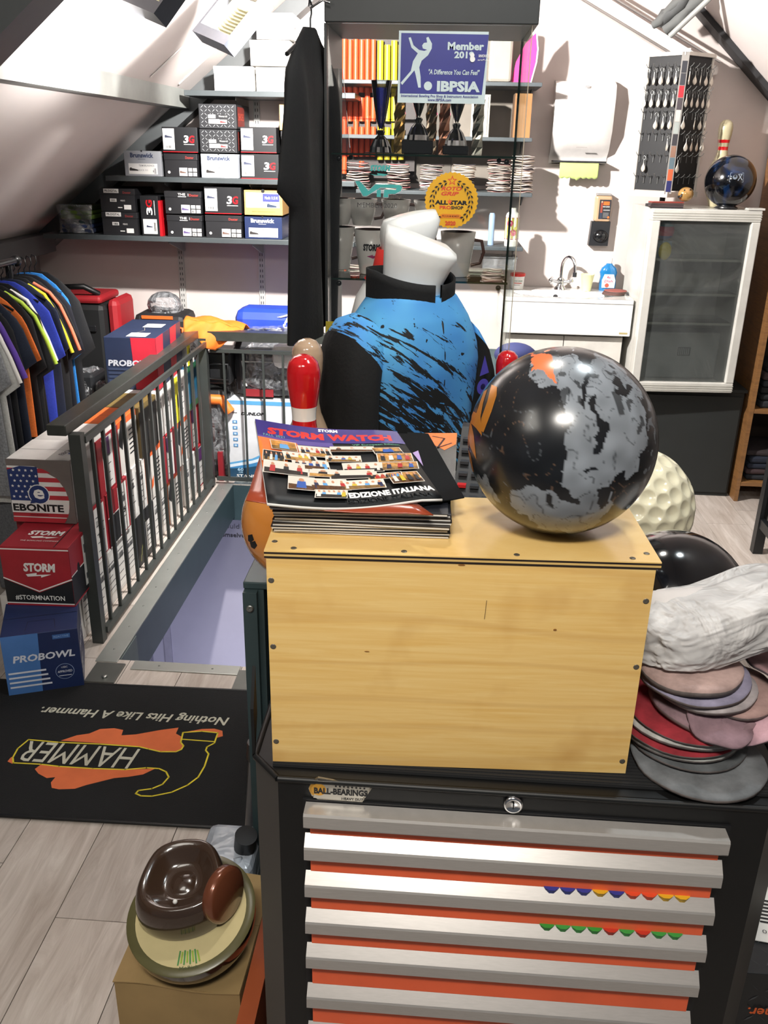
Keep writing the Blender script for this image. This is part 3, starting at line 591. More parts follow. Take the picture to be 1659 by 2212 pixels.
it.append(('p', [c2(*p) for p in ol[:-1]], MM))
it += [('l', [c2(*p) for p in ol], .0045, YM), ('l', [c2(1018, 408), c2(1205, 422)], .004, YM)]
def tx(s, a, b, h, m, bold, shear):
    pa, pb = V(mz(*a)), V(mz(*b)); c = (pa+pb)/2; return ('t', s, c.x, c.y, (pb-pa).length, h, m, bold, shear, math.degrees(math.atan2((pb-pa).y, (pb-pa).x)))
LT = C('#b9b8a8', .9)
it += [tx('HAMMER', (292, 1640), (50, 1622), .085, LT, 0, .12), tx('Nothing Hits Like A Hammer.', (494, 1557), (88, 1533), .05, LT, .02, .2)]
deco(t, fm, it, 'printed_emblem', off=0)
# ================================================================ tool cabinet
TBM = C('#08090a', .5, .0, bump=.02); TBG = C('#2b2b29', .35, .2)
tb = T('tool_cabinet', 'black roller tool cabinet with orange drawers and silver handles', 'cabinet', (.115, .875, 0))
X0, X1, YF, ZT = -.293, .3, .0, .838       # local extents: world x -.178 .. .415
P = MB()
def outline(i=0): return [(X0-.036, .42), (X0-.036, .04), (X0, 0), (X1, 0), (X1+.036, .04), (X1+.036, .42)]
bd = MB(); bd.prism(outline(), (0, 0, .05), (1, 0, 0), (0, 1, 0), (0, 0, ZT-.055), TBM)
o = bd.obj('body', tb); o.data.materials.append(TBG)
for p in o.data.polygons:
    if abs(p.normal.z) < .1 and abs(abs(p.normal.x)-.74) < .12: p.material_index = 1
rimb = MB(); ol_ = outline()
for (ax, ay), (bx, by) in zip(ol_, ol_[1:]):
    rimb.tube([(ax, ay, ZT-.006), (bx, by, ZT-.006)], .0045, TBM, 6)
rimb.obj('rim', tb)
mt = MB(); mt.box((X0-.01, .02, ZT-.004), (X1+.01, .41, ZT), C('#17181a', .8))
for i in range(60): y = .022+i*.0062; mt.box((X0-.01, y, ZT), (X1+.01, y+.003, ZT+.0012), C('#17181a', .8))
mt.obj('ribbed_mat', tb)
# tray lip on the left
MB().prism([(0, 0), (.02, .05), (.02, .12), (0, .07)], (X0-.04, .04, ZT-.005), (0, 1, 0), (0, 0, 1), (.004, 0, 0), TBM).obj('side_lip', tb)
OR_ = C('#f2683f', .38); HM = C('#b5b1ad', .34, .45, var=.04, scale=60, stretch=(1, 1, 12))
zt = [.803, .759, .699, .637, .576, .503, .43, .345]
MB().box((-.262, -.003, .28), (.256, .006, .806), INK).obj('drawer_recess', tb)
for i in range(7):
    z1 = zt[i]; z0 = zt[i+1]+.004
    dr = MB().box((-.252, -.014, z0-.001), (.244, -.002, z1-.006), OR_, bev=.001).obj('drawer', tb)
    h = MB(); L_ = (-.258, .249)
    prof = [(-.004, 0), (-.026, .0), (-.028, -.003), (-.028, -.019), (-.026, -.022), (-.006, -.022)] if i == 0 else [(-.013, .004), (-.0255, -.0085), (-.027, -.011), (-.0275, -.0265), (-.0255, -.029), (-.013, -.029)]
    h.prism([(y, z) for y, z in prof], (L_[0], 0, z1), (0, 1, 0), (0, 0, 1), (L_[1]-L_[0], 0, 0), HM); h.obj('handle', dr)
    cv = MB(); 
    if i in (2, 3):
        rr = random.Random(i)
        for k in range(9):
            cc = (['#2d3f9a', '#e0b32a', '#e2522f', '#2d3f9a'] if i == 2 else ['#2f9a3c', '#c03a2a', '#36a048'])[rr.randrange(3)]
            x = .05+k*.02; cv.lathe([(.008, 0), (.010, .012), (.011, .013)], C(cc, .4), 10, Matrix.Translation((x, -.010, z1-.008)))
        tag(cv.obj('plastic_inserts', dr), kind='stuff')
lk = MB(); lk.lathe([(.0125, 0), (.0125, .003), (.011, .006), (.0085, .0065), (.008, .0055), (.0005, .006)], CHROME, 24, Matrix.Translation((-.005, -.0005, .806+.012)) @ Matrix.Rotation(math.pi/2, 4, 'X')); lk.box((-.0058, -.0072, .814), (-.0042, -.0066, .822), INK); lk.obj('lock', tb)
bad = MB(); fp = plane((-.215, -.0005, .822), (1, 0, 0), (0, 0, 1)); bw = .04
sh = [(-.04, -.0), (-.036, -.011), (-.028, -.016), (.026, -.017), (.041, .012), (-.0, .013), (-.028, .017), (-.036, .011)]
bad.prism(sh, (-.215, 0, .822), (1, 0, 0), (0, 0, 1), (0, -.0025, 0), C('#9a968c', .25, .9)); bad.obj('badge', tb)
deco(tb, plane((-.215, -.0026, .822), (1, 0, 0), (0, 0, 1)), [('c', -.027, .0, .012, C('#b98b3a', .3, .6)), ('p', [(-.034, -.013), (.024, -.0145), (.037, .010), (-.001, .011), (-.028, .014)], C('#b3b0a8', .3, .8)), ('c', -.027, 0, .009, C('#d09a3a', .3, .4)),
     ('t', 'BALL-BEARINGS', .0, -.0015, .066, .0095, INK, .05), ('t', 'HEAVY DUTY', .016, -.0115, .03, .0038, INK, .02)] + [('c', -.006+i*.005, .007, .0013, INK) for i in range(8)], 'badge_lettering')
for sx in (X0+.06, X1-.06):
    for sy in (.06, .36): MB().cyl((sx-.012, sy, .026), (sx+.012, sy, .026), .025, C('#1c1c1e', .6), 16).obj('caster', tb)
# ================================================================ plywood box
def plymat(nm, c1, c2, c3, rgh=.28):
    m, nt, b = base(nm, rgh); L = nt.links; tc = nd(nt, 'ShaderNodeTexCoord')
    mp = nd(nt, 'ShaderNodeMapping'); mp.inputs['Scale'].default_value = (3, 6, 75); L.new(tc.outputs['Object'], mp.inputs[0])
    n = nd(nt, 'ShaderNodeTexNoise', Scale=2.5, Detail=9.0, Roughness=.62, Distortion=.6); L.new(mp.outputs[0], n.inputs['Vector'])
    m2 = nd(nt, 'ShaderNodeMapping'); m2.inputs['Scale'].default_value = (1.3, 1.5, 9); m2.inputs['Rotation'].default_value = (0, .16, 0); L.new(tc.outputs['Object'], m2.inputs[0])
    n2 = nd(nt, 'ShaderNodeTexWave', Scale=.7, Distortion=14.0, Detail=2.0); n2.inputs['Detail Scale'].default_value = .9; n2.bands_direction = 'Z'; L.new(m2.outputs[0], n2.inputs['Vector'])
    n3 = nd(nt, 'ShaderNodeTexNoise', Scale=11.0, Detail=3.0); L.new(tc.outputs['Object'], n3.inputs['Vector'])
    r = nt.nodes.new('ShaderNodeValToRGB'); e = r.color_ramp.elements; e[0].position = .3; e[1].position = .7; e[0].color = lin(c1); e[1].color = lin(c2); L.new(n.outputs['Fac'], r.inputs[0])
    mx = nd(nt, 'ShaderNodeMix', data_type='RGBA', blend_type='MIX'); rr = nt.nodes.new('ShaderNodeValToRGB'); q = rr.color_ramp.elements; q[0].position = .0; q[0].color = (.32, .32, .32, 1); q[1].position = .10; q[1].color = (0, 0, 0, 1)
    L.new(n2.outputs['Fac'], rr.inputs[0]); L.new(rr.outputs[0], mx.inputs[0]); L.new(r.outputs[0], mx.inputs[6]); mx.inputs[7].default_value = lin(c3)
    r3 = nt.nodes.new('ShaderNodeValToRGB'); q = r3.color_ramp.elements; q[0].position = .55; q[0].color = (0, 0, 0, 1); q[1].position = .80; q[1].color = (.7, .7, .7, 1); L.new(n3.outputs['Fac'], r3.inputs[0])
    m4 = nd(nt, 'ShaderNodeMix', data_type='RGBA', blend_type='MIX'); L.new(r3.outputs[0], m4.inputs[0]); L.new(mx.outputs[2], m4.inputs[6]); m4.inputs[7].default_value = lin(c3); L.new(m4.outputs[2], b.inputs['Base Color'])
    b.inputs['Coat Weight'].default_value = .35; b.inputs['Coat Roughness'].default_value = .22; return m
PLY = plymat('plywood', '#dcb266', '#e6c582', '#c39450')
cb = T('plywood_box', 'varnished plywood box with screwed edges standing on the tool cabinet', 'box', (.032, .907, .8395), 2.4)
hw, hh, dp = .2215, .2895, .182
MB().box((-hw+.001, 0, 0), (hw-.004, .008, hh-.0095), PLY).obj('front_panel', cb)
MB().box((-hw+.001, .0085, 0), (-hw+.010, dp, hh-.0095), PLY).obj('side_panel', cb); MB().box((hw-.013, .0085, 0), (hw-.004, dp, hh-.0095), PLY).obj('side_panel', cb)
MB().box((-hw+.011, dp-.009, 0), (hw-.014, dp, hh-.0095), PLY).obj('back_panel', cb)
l = MB(); e_ = C('#c9a765', .5); dk = C('#1e120b', .6)
for i, (a, b, m) in enumerate(((0, .0024, dk), (.0024, .005, e_), (.005, .0075, dk), (.0075, .009, PLY))): l.box((-hw-.001, -.001, hh-.009+a), (hw+.001, dp+.001, hh-.009+b), m)
l.obj('lid', cb)
def screw(p, rot):
    s = MB(); M = Matrix.Translation(p) @ rot; s.lathe([(.0036, .0002), (.0030, .0007), (.0007, .0003), (.0002, .0001)], C('#7b7468', .4, .7), 12, M); s.obj('screw', cb)
RX = Matrix.Rotation(math.pi/2, 4, 'X')
for z in (.272-.02, .165, .03): screw((-hw+.006, 0, z), RX); screw((hw-.010, 0, z-.012), RX)
for x in (-.19, -.065, .062, .192): screw((x, .008, hh+.0), Matrix())
screw((-.214, .025, hh), Matrix()); screw((.211, .022, hh), Matrix())
deco(cb, plane((0, 0, 0), (1, 0, 0), (0, 0, 1)), [('l', [(.031, .235), (.030, .211)], .0006, C('#4a3820')), ('c', .0, .283-.004, (.004, .0009), C('#8a5a24')), ('c', -.105, .163, (.003, .0006), C('#8a5a24')), ('c', .112, .2, (.002, .0012), C('#8a5a24'))], 'marks')['kind'] = 'stuff'
# ================================================================ marbled bowling ball
BC_, BR = V((.143, 1.003, 1.129+.1087+.0005)), .1087
def tosph(u, v, c=BC_, r=BR):
    d = ray(u, v); o = V((0, 0, H)); oc = o - c; b = oc.dot(d); q = b*b - (oc.dot(oc)-r*r)
    if q < 0: return None
    return o + d*(-b-math.sqrt(q))
GP = [[(1200, 755), (1290, 757), (1345, 790), (1375, 830), (1395, 890), (1402, 950), (1375, 1010), (1350, 1040), (1330, 1020), (1318, 1055), (1290, 1070), (1300, 1105), (1262, 1100), (1240, 1070), (1218, 1040), (1215, 1010), (1225, 985), (1228, 960), (1222, 945), (1236, 925), (1230, 895), (1210, 862), (1190, 830), (1160, 835), (1150, 805), (1148, 780)],
      [(1105, 1058), (1150, 1050), (1200, 1066), (1250, 1090), (1300, 1100), (1330, 1060), (1300, 1130), (1245, 1152), (1180, 1150), (1120, 1110)],
      [(1020, 1030), (1050, 1030), (1070, 1060), (1080, 1088), (1050, 1090), (1025, 1060)]]
BP = [[(1240, 755), (1282, 757), (1290, 775), (1262, 790), (1245, 775)], [(1280, 860), (1292, 850), (1300, 900), (1312, 925), (1305, 960), (1300, 985), (1285, 980), (1280, 940), (1290, 900)], [(1328, 810), (1345, 812), (1365, 842), (1340, 850)], [(1265, 800), (1275, 805), (1272, 880), (1262, 870)],
      [(1345, 1015), (1352, 1040), (1340, 1075), (1312, 1070), (1322, 1050), (1325, 1020)], [(1265, 1005), (1290, 1000), (1295, 1015), (1280, 1008), (1270, 1018)], [(1180, 1072), (1200, 1078), (1196, 1090), (1183, 1085)]]
OP = [[(1145, 762), (1192, 755), (1200, 790), (1195, 830), (1185, 815), (1172, 805), (1155, 800)]]
def inside(p, poly):
    x, y = p; c = False; j = len(poly)-1
    for i in range(len(poly)):
        a, b = poly[i]; e, f = poly[j]
        if (b > y) != (f > y) and x < (e-a)*(y-b)/(f-b)+a: c = not c
        j = i
    return c
LO, BLK, OCO, BRN = V((.19, .21, .235)), V((.008, .009, .011)), V((.75, .16, .05)), V((.10, .06, .04))
RT = RM.transposed()
def proj(p):
    q = RT @ (p - V((0, 0, H))); return 829.5 + FPX*q.x/-q.z, 1106 - FPX*q.y/-q.z
vd = (V((0, 0, H))-BC_).normalized()
def marble(n):
    """swirl pattern as a function of the direction on the ball (front half traced, back half mirrored)"""
    if n.dot(vd) < .05: n = n - 2*(n.dot(vd)-.05)*vd; n.normalize()
    w1 = noise.noise_vector(n*4)*.06 + noise.noise_vector(n*11)*.028 + noise.noise_vector(n*26)*.007
    st = V((0, 0, noise.noise(n*7)*.05))
    m = n + w1 + st; x, y = proj(BC_ + m*BR)
    g = any(inside((x, y), q) for q in GP)
    if any(inside((x, y), q) for q in OP): return OCO
    if g and any(inside((x, y), q) for q in BP): return BLK
    s = abs(noise.noise(n*3.2+noise.noise_vector(n*2.3)*1.3+V((3, 1, 2))))
    if g:
        c = LO * (1.0 + .35*noise.noise(n*6))
        f = abs(noise.noise(V((n.x*7, n.y*7, n.z*2.2))+noise.noise_vector(n*5)*.5)); c = c*(.4+.6*min(1, max(0, (f-.012)/.025)))
        if n.z > .3 and noise.noise(V((n.x*11, n.y*11, n.z*2.5))+noise.noise_vector(n*6)*.4) > .33: c = c*.25
        return c
    if s < .016: return (BRN if noise.noise(n*3) > -.1 else LO*.4)*(1-s/.016)+BLK*(s/.016)
    if n.x > .75 and noise.noise(n*12+w1*8) > .3: return LO*.5
    return BLK*(1+.6*noise.noise(n*4))
def ballmat(nm, rgh=.24):
    m, nt, b = base(nm, rgh); a = nt.nodes.new('ShaderNodeAttribute'); a.attribute_name = 'Col'; nt.links.new(a.outputs['Color'], b.inputs['Base Color'])
    b.inputs['Coat Weight'].default_value = .2; b.inputs['Coat Roughness'].default_value = .2; return m
t = T('bowling_ball', 'large black and silver grey marbled bowling ball on the plywood box', 'bowling ball', (BC_.x, BC_.y, 1.1295))
bm = bmesh.new(); bmesh.ops.create_uvsphere(bm, u_segments=300, v_segments=200, radius=BR)
me = bpy.data.meshes.new('ball'); bm.to_mesh(me); bm.free(); me.materials.append(ballmat('marbled_resin')); me.polygons.foreach_set('use_smooth', [True]*len(me.polygons))
ca = me.color_attributes.new('Col', 'FLOAT_COLOR', 'POINT'); buf = []
for p in me.vertices: c_ = marble(p.co.normalized()); buf += [c_.x, c_.y, c_.z, 1]
ca.data.foreach_set('color', buf); o = bpy.data.objects.new('ball', me); COL.objects.link(o); o.parent = t; o.location = (0, 0, BR)
def sphdecal(polys, c, r, parent, par_o, m, name, k=1.003):
    mb = MB()
    for pl in polys:
        pts = []
        for (a, b), (e, f) in zip(pl, pl[1:]+pl[:1]):
            for q in range(4):
                s = tosph(a+(e-a)*q/4, b+(f-b)*q/4, c, r)
                if s: pts.append(c + (s-c)*k - V(par_o))
        if len(pts) > 2:
            ctr = sum(pts, V((0, 0, 0)))/len(pts); 
            mb.add(pts, [tuple(range(len(pts)))], m)
    # triangulated by ear clipping then pushed out to the sphere
    bm = bmesh.new(); vs = [bm.verts.new(p) for p in mb.v]
    for f in mb.f: bm.faces.new([vs[i] for i in f])
    bmesh.ops.triangulate(bm, faces=bm.faces[:]); bmesh.ops.subdivide_edges(bm, edges=bm.edges[:], cuts=3, use_grid_fill=True)
    for p in bm.verts:
        d = p.co + V(par_o) - c; p.co = c + d.normalized()*r*k - V(par_o)
    return MB().bm(bm, m, None, True).obj(name, parent)
GOLD = C('#b9762a', .3, .35)
cc = lambda L_: [(960+x/2.373, 700+y/2.373) for x, y in L_]
c3 = lambda L_: [(864+x/2.751, 820+y/2.751) for x, y in L_]
LOGO = [[(545, 30), (578, 45), (575, 95), (545, 190), (497, 315), (480, 300), (485, 230), (520, 130), (535, 70)], [(500, 70), (520, 58), (495, 140), (480, 220), (488, 335), (455, 290), (425, 260), (440, 330), (455, 475), (415, 390), (400, 300), (425, 240), (432, 185), (455, 200)], [(392, 380), (420, 440), (440, 550), (412, 525), (392, 450)]]
sphdecal([c3(q) for q in LOGO], BC_, BR, t, t.location, GOLD, 'flame_logo')
# ================================================================ magazines
def mag(name, lab, x0, y0, z, w, d, rz, th, c_, top=None):
    t = T(name, lab, 'magazine', (x0, y0, z), rz); MB().box((-w/2, -d/2, .0003), (w/2, d/2, th), C('#cfccc6', .6)).obj('pages', t)
    MB().box((-w/2-.001, -d/2-.001, th), (w/2+.001, d/2+.001, th+.0006), C(c_, .25), ).obj('cover', t); return t
z = 1.1297; rr = random.Random(11)
for i in range(9):
    th = rr.uniform(.0022, .0034)
    mag('magazine', f'closed magazine in the pile under the cover sheet, {["lowest", "second from the bottom", "third from the bottom", "fourth from the bottom", "middle", "fifth from the top", "fourth from the top", "third from the top", "second from the top"][i]}', -.088+rr.uniform(-.004, .004), 1.012+rr.uniform(-.003, .003), z, .205, .13, rr.uniform(-1.5, 2.5)+1, th, rr.choice(['#1c1e24', '#2a2420', '#1a2a3a', '#35302c'])); z += th+.0009
TLc, TRc, BRc, BLc = atz(551, 906, z+.038), atz(857, 933, z+.018), atz(956, 1076, z+.010), atz(578, 1085, z+.019)
DKS = C('#06090c', .5); DKF = C('#05080b', .75, var=.3); DKF.node_tree.nodes['Principled BSDF'].inputs['Specular IOR Level'].default_value = .12; DKS.node_tree.nodes['Principled BSDF'].inputs['Specular IOR Level'].default_value = .3; PUR = C('#35287c', .2)
def sheet(lab, dx, dy, dz, rz, colr, cat='magazine'):
    t = T('magazine', lab, cat, (dx, dy, dz), rz); return t
# dark fanned magazines sticking out at the right, one at the left
for i, (L_, lab, m, zz) in enumerate((([(880, 935), (925, 938), (1003, 1076), (900, 1095)], 'black magazine fanned out furthest to the right of the pile', DKF, .0015), ([(860, 938), (893, 938), (980, 1080), (880, 1095)], 'black magazine fanned out just right of the cover', DKF, .0032),
        ([(915, 937), (988, 937), (983, 1040), (900, 1010)], 'magazine with an orange corner behind the black ones', C('#0f1a20', .2), .0004))):
    c_ = [atz(u, v, z+zz) for u, v in L_]; o_ = sum(c_, V((0, 0, 0)))/4
    t = T('magazine', lab, 'magazine', o_); MB().prism([((p-o_).x, (p-o_).y) for p in c_][::-1], (0, 0, 0), (1, 0, 0), (0, 1, 0), (0, 0, .0012), m).obj('sheets', t)
    if i == 2: deco(t, lambda x, y, k: V((x, y, .0013+k)), [('p', [tuple((atz(u, v, z)-o_)[:2]) for u, v in ((918, 938), (987, 938), (985, 962), (960, 975), (930, 960))], C('#e8762c', .25)), ('l', [tuple((atz(u, v, z)-o_)[:2]) for u, v in ((935, 945), (960, 950), (945, 970), (975, 960))], .003, C('#3a1608'))], 'printed_cover', off=0)
    if i == 1: deco(t, lambda x, y, k: V((x, y, .0013+k)), [('p', [tuple((atz(u, v, z)-o_)[:2]) for u, v in ((891, 985), (903, 980), (914, 1014))], C('#b59ad0', .3))], 'printed_cover', off=0)
# second curled magazine under the top one (rust coloured)
c_ = [atz(572, 950, z+.013), atz(760, 985, z+.005), atz(936, 1112, z+.0045), atz(532, 1080, z+.014)]
t = T('magazine', 'rust coloured magazine sticking out below the illustrated cover', 'magazine', (-.1, 1.0, z)); O = t.location
def quadmap(q, sag, O): 
    a, b, c, d = q     # TL TR BR BL
    return lambda s, r: (d.lerp(c, s)).lerp(a.lerp(b, s), r) - O + V((0, 0, -sag*math.sin(math.pi*min(1, s*1.15))**1.0*(1-.35*r)))
qm = quadmap(c_, .005, O)
MB().grid(lambda s, r: qm(s, r), 14, 6, C('#8c3a22', .25), True, .0012).obj('cover', t)
t = T('magazine', 'topmost magazine with red title and photo collage cover', 'magazine', (-.09, 1.02, z+.006)); O = t.location
qm = quadmap([TLc, TRc, BRc, BLc], .008, O)
MB().grid(lambda s, r: qm(s, r), 16, 10, DKS, True, .0006).obj('cover', t)
MB().grid(lambda s, r: qm(s, r)-V((0, .001, .0009)), 16, 10, C('#d4d2ce', .6), True, .003).obj('pages', t)
def fm(x, y, k):
    e = 1e-3; p = V(qm(x, y)); n = (V(qm(x+e, y))-p).cross(V(qm(x, y+e))-p).normalized(); return p + n*(k*2.2)
it = [('r', 0, .78, 1, 1, PUR), ('r', 0, .72, .5, .78, C('#5a4a94', .2)), ('p', [(0, .35), (.12, .3), (.17, .5), (.3, .6), (.25, .74), (0, .76)], C('#e0743a', .25)), ('r', 0, .5, .12, .74, C('#ea7c30', .2)), ('t', 'STORM WATCH', .5, .865, .86, .10, C('#d02a26', .25), .06, .1), ('t', 'FALL 2021', .11, .80, .14, .03, C('#5fa58a')), ('t', 'VIP European Edition', .79, .755, .32, .03, C('#6fb59a')),
      ('t', 'STORM', .5, .962, .14, .045, WHITE, .05, .15)]
rr = random.Random(4); skin = C('#c08a68', .3)
BG = ['#a8702e', '#c98a3c', '#3c2c22', '#6d4a28', '#b98646', '#241d1c', '#8d96b0', '#c9a060']
tiles = [(.16, .66, .16, .11), (.36, .62, .2, .13), (.6, .67, .28, .07), (.84, .64, .18, .09), (.07, .5, .13, .13), (.25, .53, .2, .1), (.3, .44, .22, .12), (.52, .53, .22, .08), (.62, .41, .24, .12), (.85, .53, .22, .12), (.85, .41, .22, .1), (.13, .36, .26, .14), (.35, .34, .16, .09), (.54, .32, .28, .1), (.73, .28, .2, .07), (.2, .2, .15, .14), (.38, .2, .22, .12), (.36, .10, .18, .09), (.58, .19, .24, .10), (.85, .24, .18, .13)]
for i, (x, y, w_, h_) in enumerate(tiles):
    sk = rr.uniform(-.01, .02); x0, x1, y0, y1 = x-w_/2, x+w_/2, y-h_/2, y+h_/2
    q = lambda a, b: (x0+a*w_+b*sk, y0+b*h_)
    it.append(('k', .0012+i*.00006)); it.append(('p', [q(-.03, -.04), q(1.03, -.04), q(1.03, 1.04), q(-.03, 1.04)], C('#d8d0c4', .3)))
    it.append(('p', [q(0, 0), q(1, 0), q(1, 1), q(0, 1)], C(rr.choice(BG), .25, var=.5, scale=90)))
    it.append(('k', .0014+i*.00006)); it.append(('p', [q(0, 0), q(1, 0), q(1, .3), q(0, .4)], C(rr.choice(['#b88a4a', '#5a3a20', '#2a2420', '#8b6a3c']), .25, var=.4, scale=120)))
    n = 1 if w_ < .2 and i % 3 == 0 else rr.randint(3, 6)
    for j in range(n):
        cx = .5 if n == 1 else (j+.6)/(n+.2); s = .2 if n == 1 else .07; cl = C(rr.choice(['#20264a', '#2b56a8', '#15161a', '#d8d4cc', '#15161a', '#b02a2a', '#c8b030', '#5a9ad0']), .3)
        it += [('k', .0015+i*.00006), ('p', [q(cx-s, .1), q(cx+s, .1), q(cx+s*.8, .62), q(cx-s*.8, .62)], cl), ('c', x0+cx*w_+.7*sk, y0+.73*h_, (w_*s*.55, h_*.13), skin)]
it += [('k', .0030), ('t', 'EDIZIONE ITALIANA', .715, .065, .5, .06, WHITE, .05)]
deco(t, fm, it, 'printed_cover', off=.0003)
# ================================================================ other balls and the counter
t = T('shop_counter', 'teal grey metal counter standing behind the tool cabinet', 'counter', (.6, 1.9, 0)); O = t.location
cbx = MB(); CT = C('#39494c', .4, .2)
cbx.box((-.335-O.x, 1.40-O.y, .001), (-.3-O.x, 2.40-O.y, .815), CT); cbx.box((-.3-O.x, 1.45-O.y, .001), (.455-O.x, 3.5-O.y, .80), C('#2a3335', .5)); cbx.obj('body', t)
MB().box((-.337-O.x, 1.40-O.y, .8155), (.455-O.x, 3.5-O.y, .829), CT, bev=.002).obj('top', t)
MB().box((-.335-O.x, 1.385-O.y, .05), (-.31-O.x, 1.3995-O.y, .815), CT).obj('edge_profile', t)
MB().lathe([(.007, 0), (.007, .002), (.003, .0025), (.0005, .001)], STEEL, 12, Matrix.Translation((-.322-O.x, 1.384-O.y, .785)) @ RX).obj('screw', t)
def resin(nm, c1, c2, sc, lo=.45, hi=.6, rgh=.14):
    m, nt, b = base(nm, rgh); L = nt.links; tc = nd(nt, 'ShaderNodeTexCoord'); n = nd(nt, 'ShaderNodeTexNoise', Scale=sc, Detail=6.0, Distortion=2.0); L.new(tc.outputs['Object'], n.inputs['Vector'])
    r = nt.nodes.new('ShaderNodeValToRGB'); e = r.color_ramp.elements; e[0].position = lo; e[1].position = hi; e[0].color = lin(c1); e[1].color = lin(c2)
    L.new(n.outputs['Fac'], r.inputs[0]); L.new(r.outputs[0], b.inputs['Base Color']); b.inputs['Coat Weight'].default_value = .6; b.inputs['Coat Roughness'].default_value = .06; return m
def ball(lab, c, r, m, name='bowling_ball'):
    t = T(name, lab, 'bowling ball', (c[0], c[1], c[2]-r)); MB().sph((0, 0, r), r, m, 48, 32).obj('ball', t); return t
oc = atz(655, 1125, .938); t = ball('orange bowling ball behind the magazines', (oc.x, max(oc.y, 1.41), .938), .1085, resin('orange_resin', '#d98a3c', '#e0954a', 4))
cO = V((oc.x, max(oc.y, 1.41), .938))
sphdecal([[(536+x, 1160+y) for x, y in q] for q in ([(0, -4), (9, -6), (13, 6), (6, 12), (0, 8)], [(4, 12), (15, 8), (20, 18), (14, 26), (7, 22)])], cO, .1085, t, t.location, INK, 'printed_logo')
ball('glossy black bowling ball standing between the box and the plastic bag', (.345, 1.165, .9485), .1085, resin('black_resin', '#0c0d10', '#15171c', 12, rgh=.12))
# dimpled ball
t = T('dimpled_ball', 'cream dimpled ball like a giant golf ball behind the black ball', 'ball', (.365, 1.565, .8295))
bm = bmesh.new(); bmesh.ops.create_icosphere(bm, subdivisions=7, radius=1); r = .112; bmb = bmesh.new(); bmesh.ops.create_icosphere(bmb, subdivisions=3, radius=1)
ce = [p.co.normalized() for p in bmb.verts]; bmb.free()
from mathutils import kdtree
kd = kdtree.KDTree(len(ce)); [kd.insert(p, i) for i, p in enumerate(ce)]; kd.balance()
for p in bm.verts:
    n = p.co.normalized(); co, i, d = kd.find(n); s = d/.128; p.co = n*(r - (.0058*(1-s*s) if s < 1 else 0))
MB().bm(bm, C('#e2dcc0', .22, var=.04, coat=.4), Matrix.Translation((0, 0, r)), True).obj('ball', t)
# pins
PP = [(.0258, 0), (.0286, .008), (.036, .03), (.0495, .06), (.0588, .095), (.0605, .114), (.058, .14), (.049, .17), (.037, .2), (.0275, .225), (.0238, .245), (.0233, .26), (.0243, .275), (.0275, .295), (.031, .318), (.0323, .34), (.0315, .352), (.0275, .367), (.018, .377), (.008, .381), (.0005, .3815)]
def pin(lab, loc, mf, sc=1):
    t = T('bowling_pin', lab, 'bowling pin', loc); PQ = []
    for (a, b), (c, d) in zip(PP, PP[1:]): PQ += [(a+(c-a)*q/3, b+(d-b)*q/3) for q in range(3)]
    PQ.append(PP[-1]); MB().lathe([(a*sc, b*sc) for a, b in PQ], None, 36, mfun=lambda i: mf(PQ[i][1])).obj('pin', t); return t
PW, PR_ = C('#e6e3de', .15, coat=.5), C('#c4151c', .15, coat=.6)
pp = at(655, 765, 1.60)
pin('red headed bowling pin with white stripe standing behind the magazines', (pp.x, 1.60, .8295), lambda z: PR_ if z > .278 or .253 > z > .236 else PW, (pp.z-.8295)/.3815)
BG_ = C('#b59a80', .15, coat=.5); pp = at(663, 732, 1.74)
pin('beige bowling pin behind the red headed one', (pp.x, 1.745, .8295), lambda z: BG_, (pp.z-.8295)/.3815)
pp = at(1098, 757, 2.0)
pin('bowling pin showing only its glossy red head right of the blue shirt', (pp.x, 2.0, .8295), lambda z: PR_ if z > .2 else PW, (pp.z-.8295)/.3815)
# card terminal
t = T('card_terminal', 'black till keypad with a red key between the magazines and the marbled ball', 'keypad', (.098, 1.46, .8295), -6)
MB().prism([(-.05, 0), (.10, 0), (.10, .262), (.075, .262), (-.05, .165)], (-.065, 0, 0), (0, 1, 0), (0, 0, 1), (.13, 0, 0), C('#101114', .5)).obj('body', t)
for i in range(6):
    for j in range(5):
        x = -.052+j*.022; y = -.045+i*.019; zz = .1655+(y+.05)/.125*.097; MB().box((x-.008, y-.006, zz), (x+.007, y+.006, zz+.005), C('#c3262a', .4) if (i, j) == (1, 0) else C('#33363b', .5)).obj('key', t)
t = T('cap', 'dark blue cloth cap beside the red pin head', 'cap', (atz(1112, 780, .83).x, atz(1112, 780, .83).y, .853))
MB().sph((0, 0, 0), .06, C('#1d2450', .8), 20, 12, (1.3, 1, .75)).obj('crown', t); MB().sph((.06, -.03, -.012), .06, C('#141a38', .8), 20, 8, (1.2, 1, .18)).obj('brim', t)
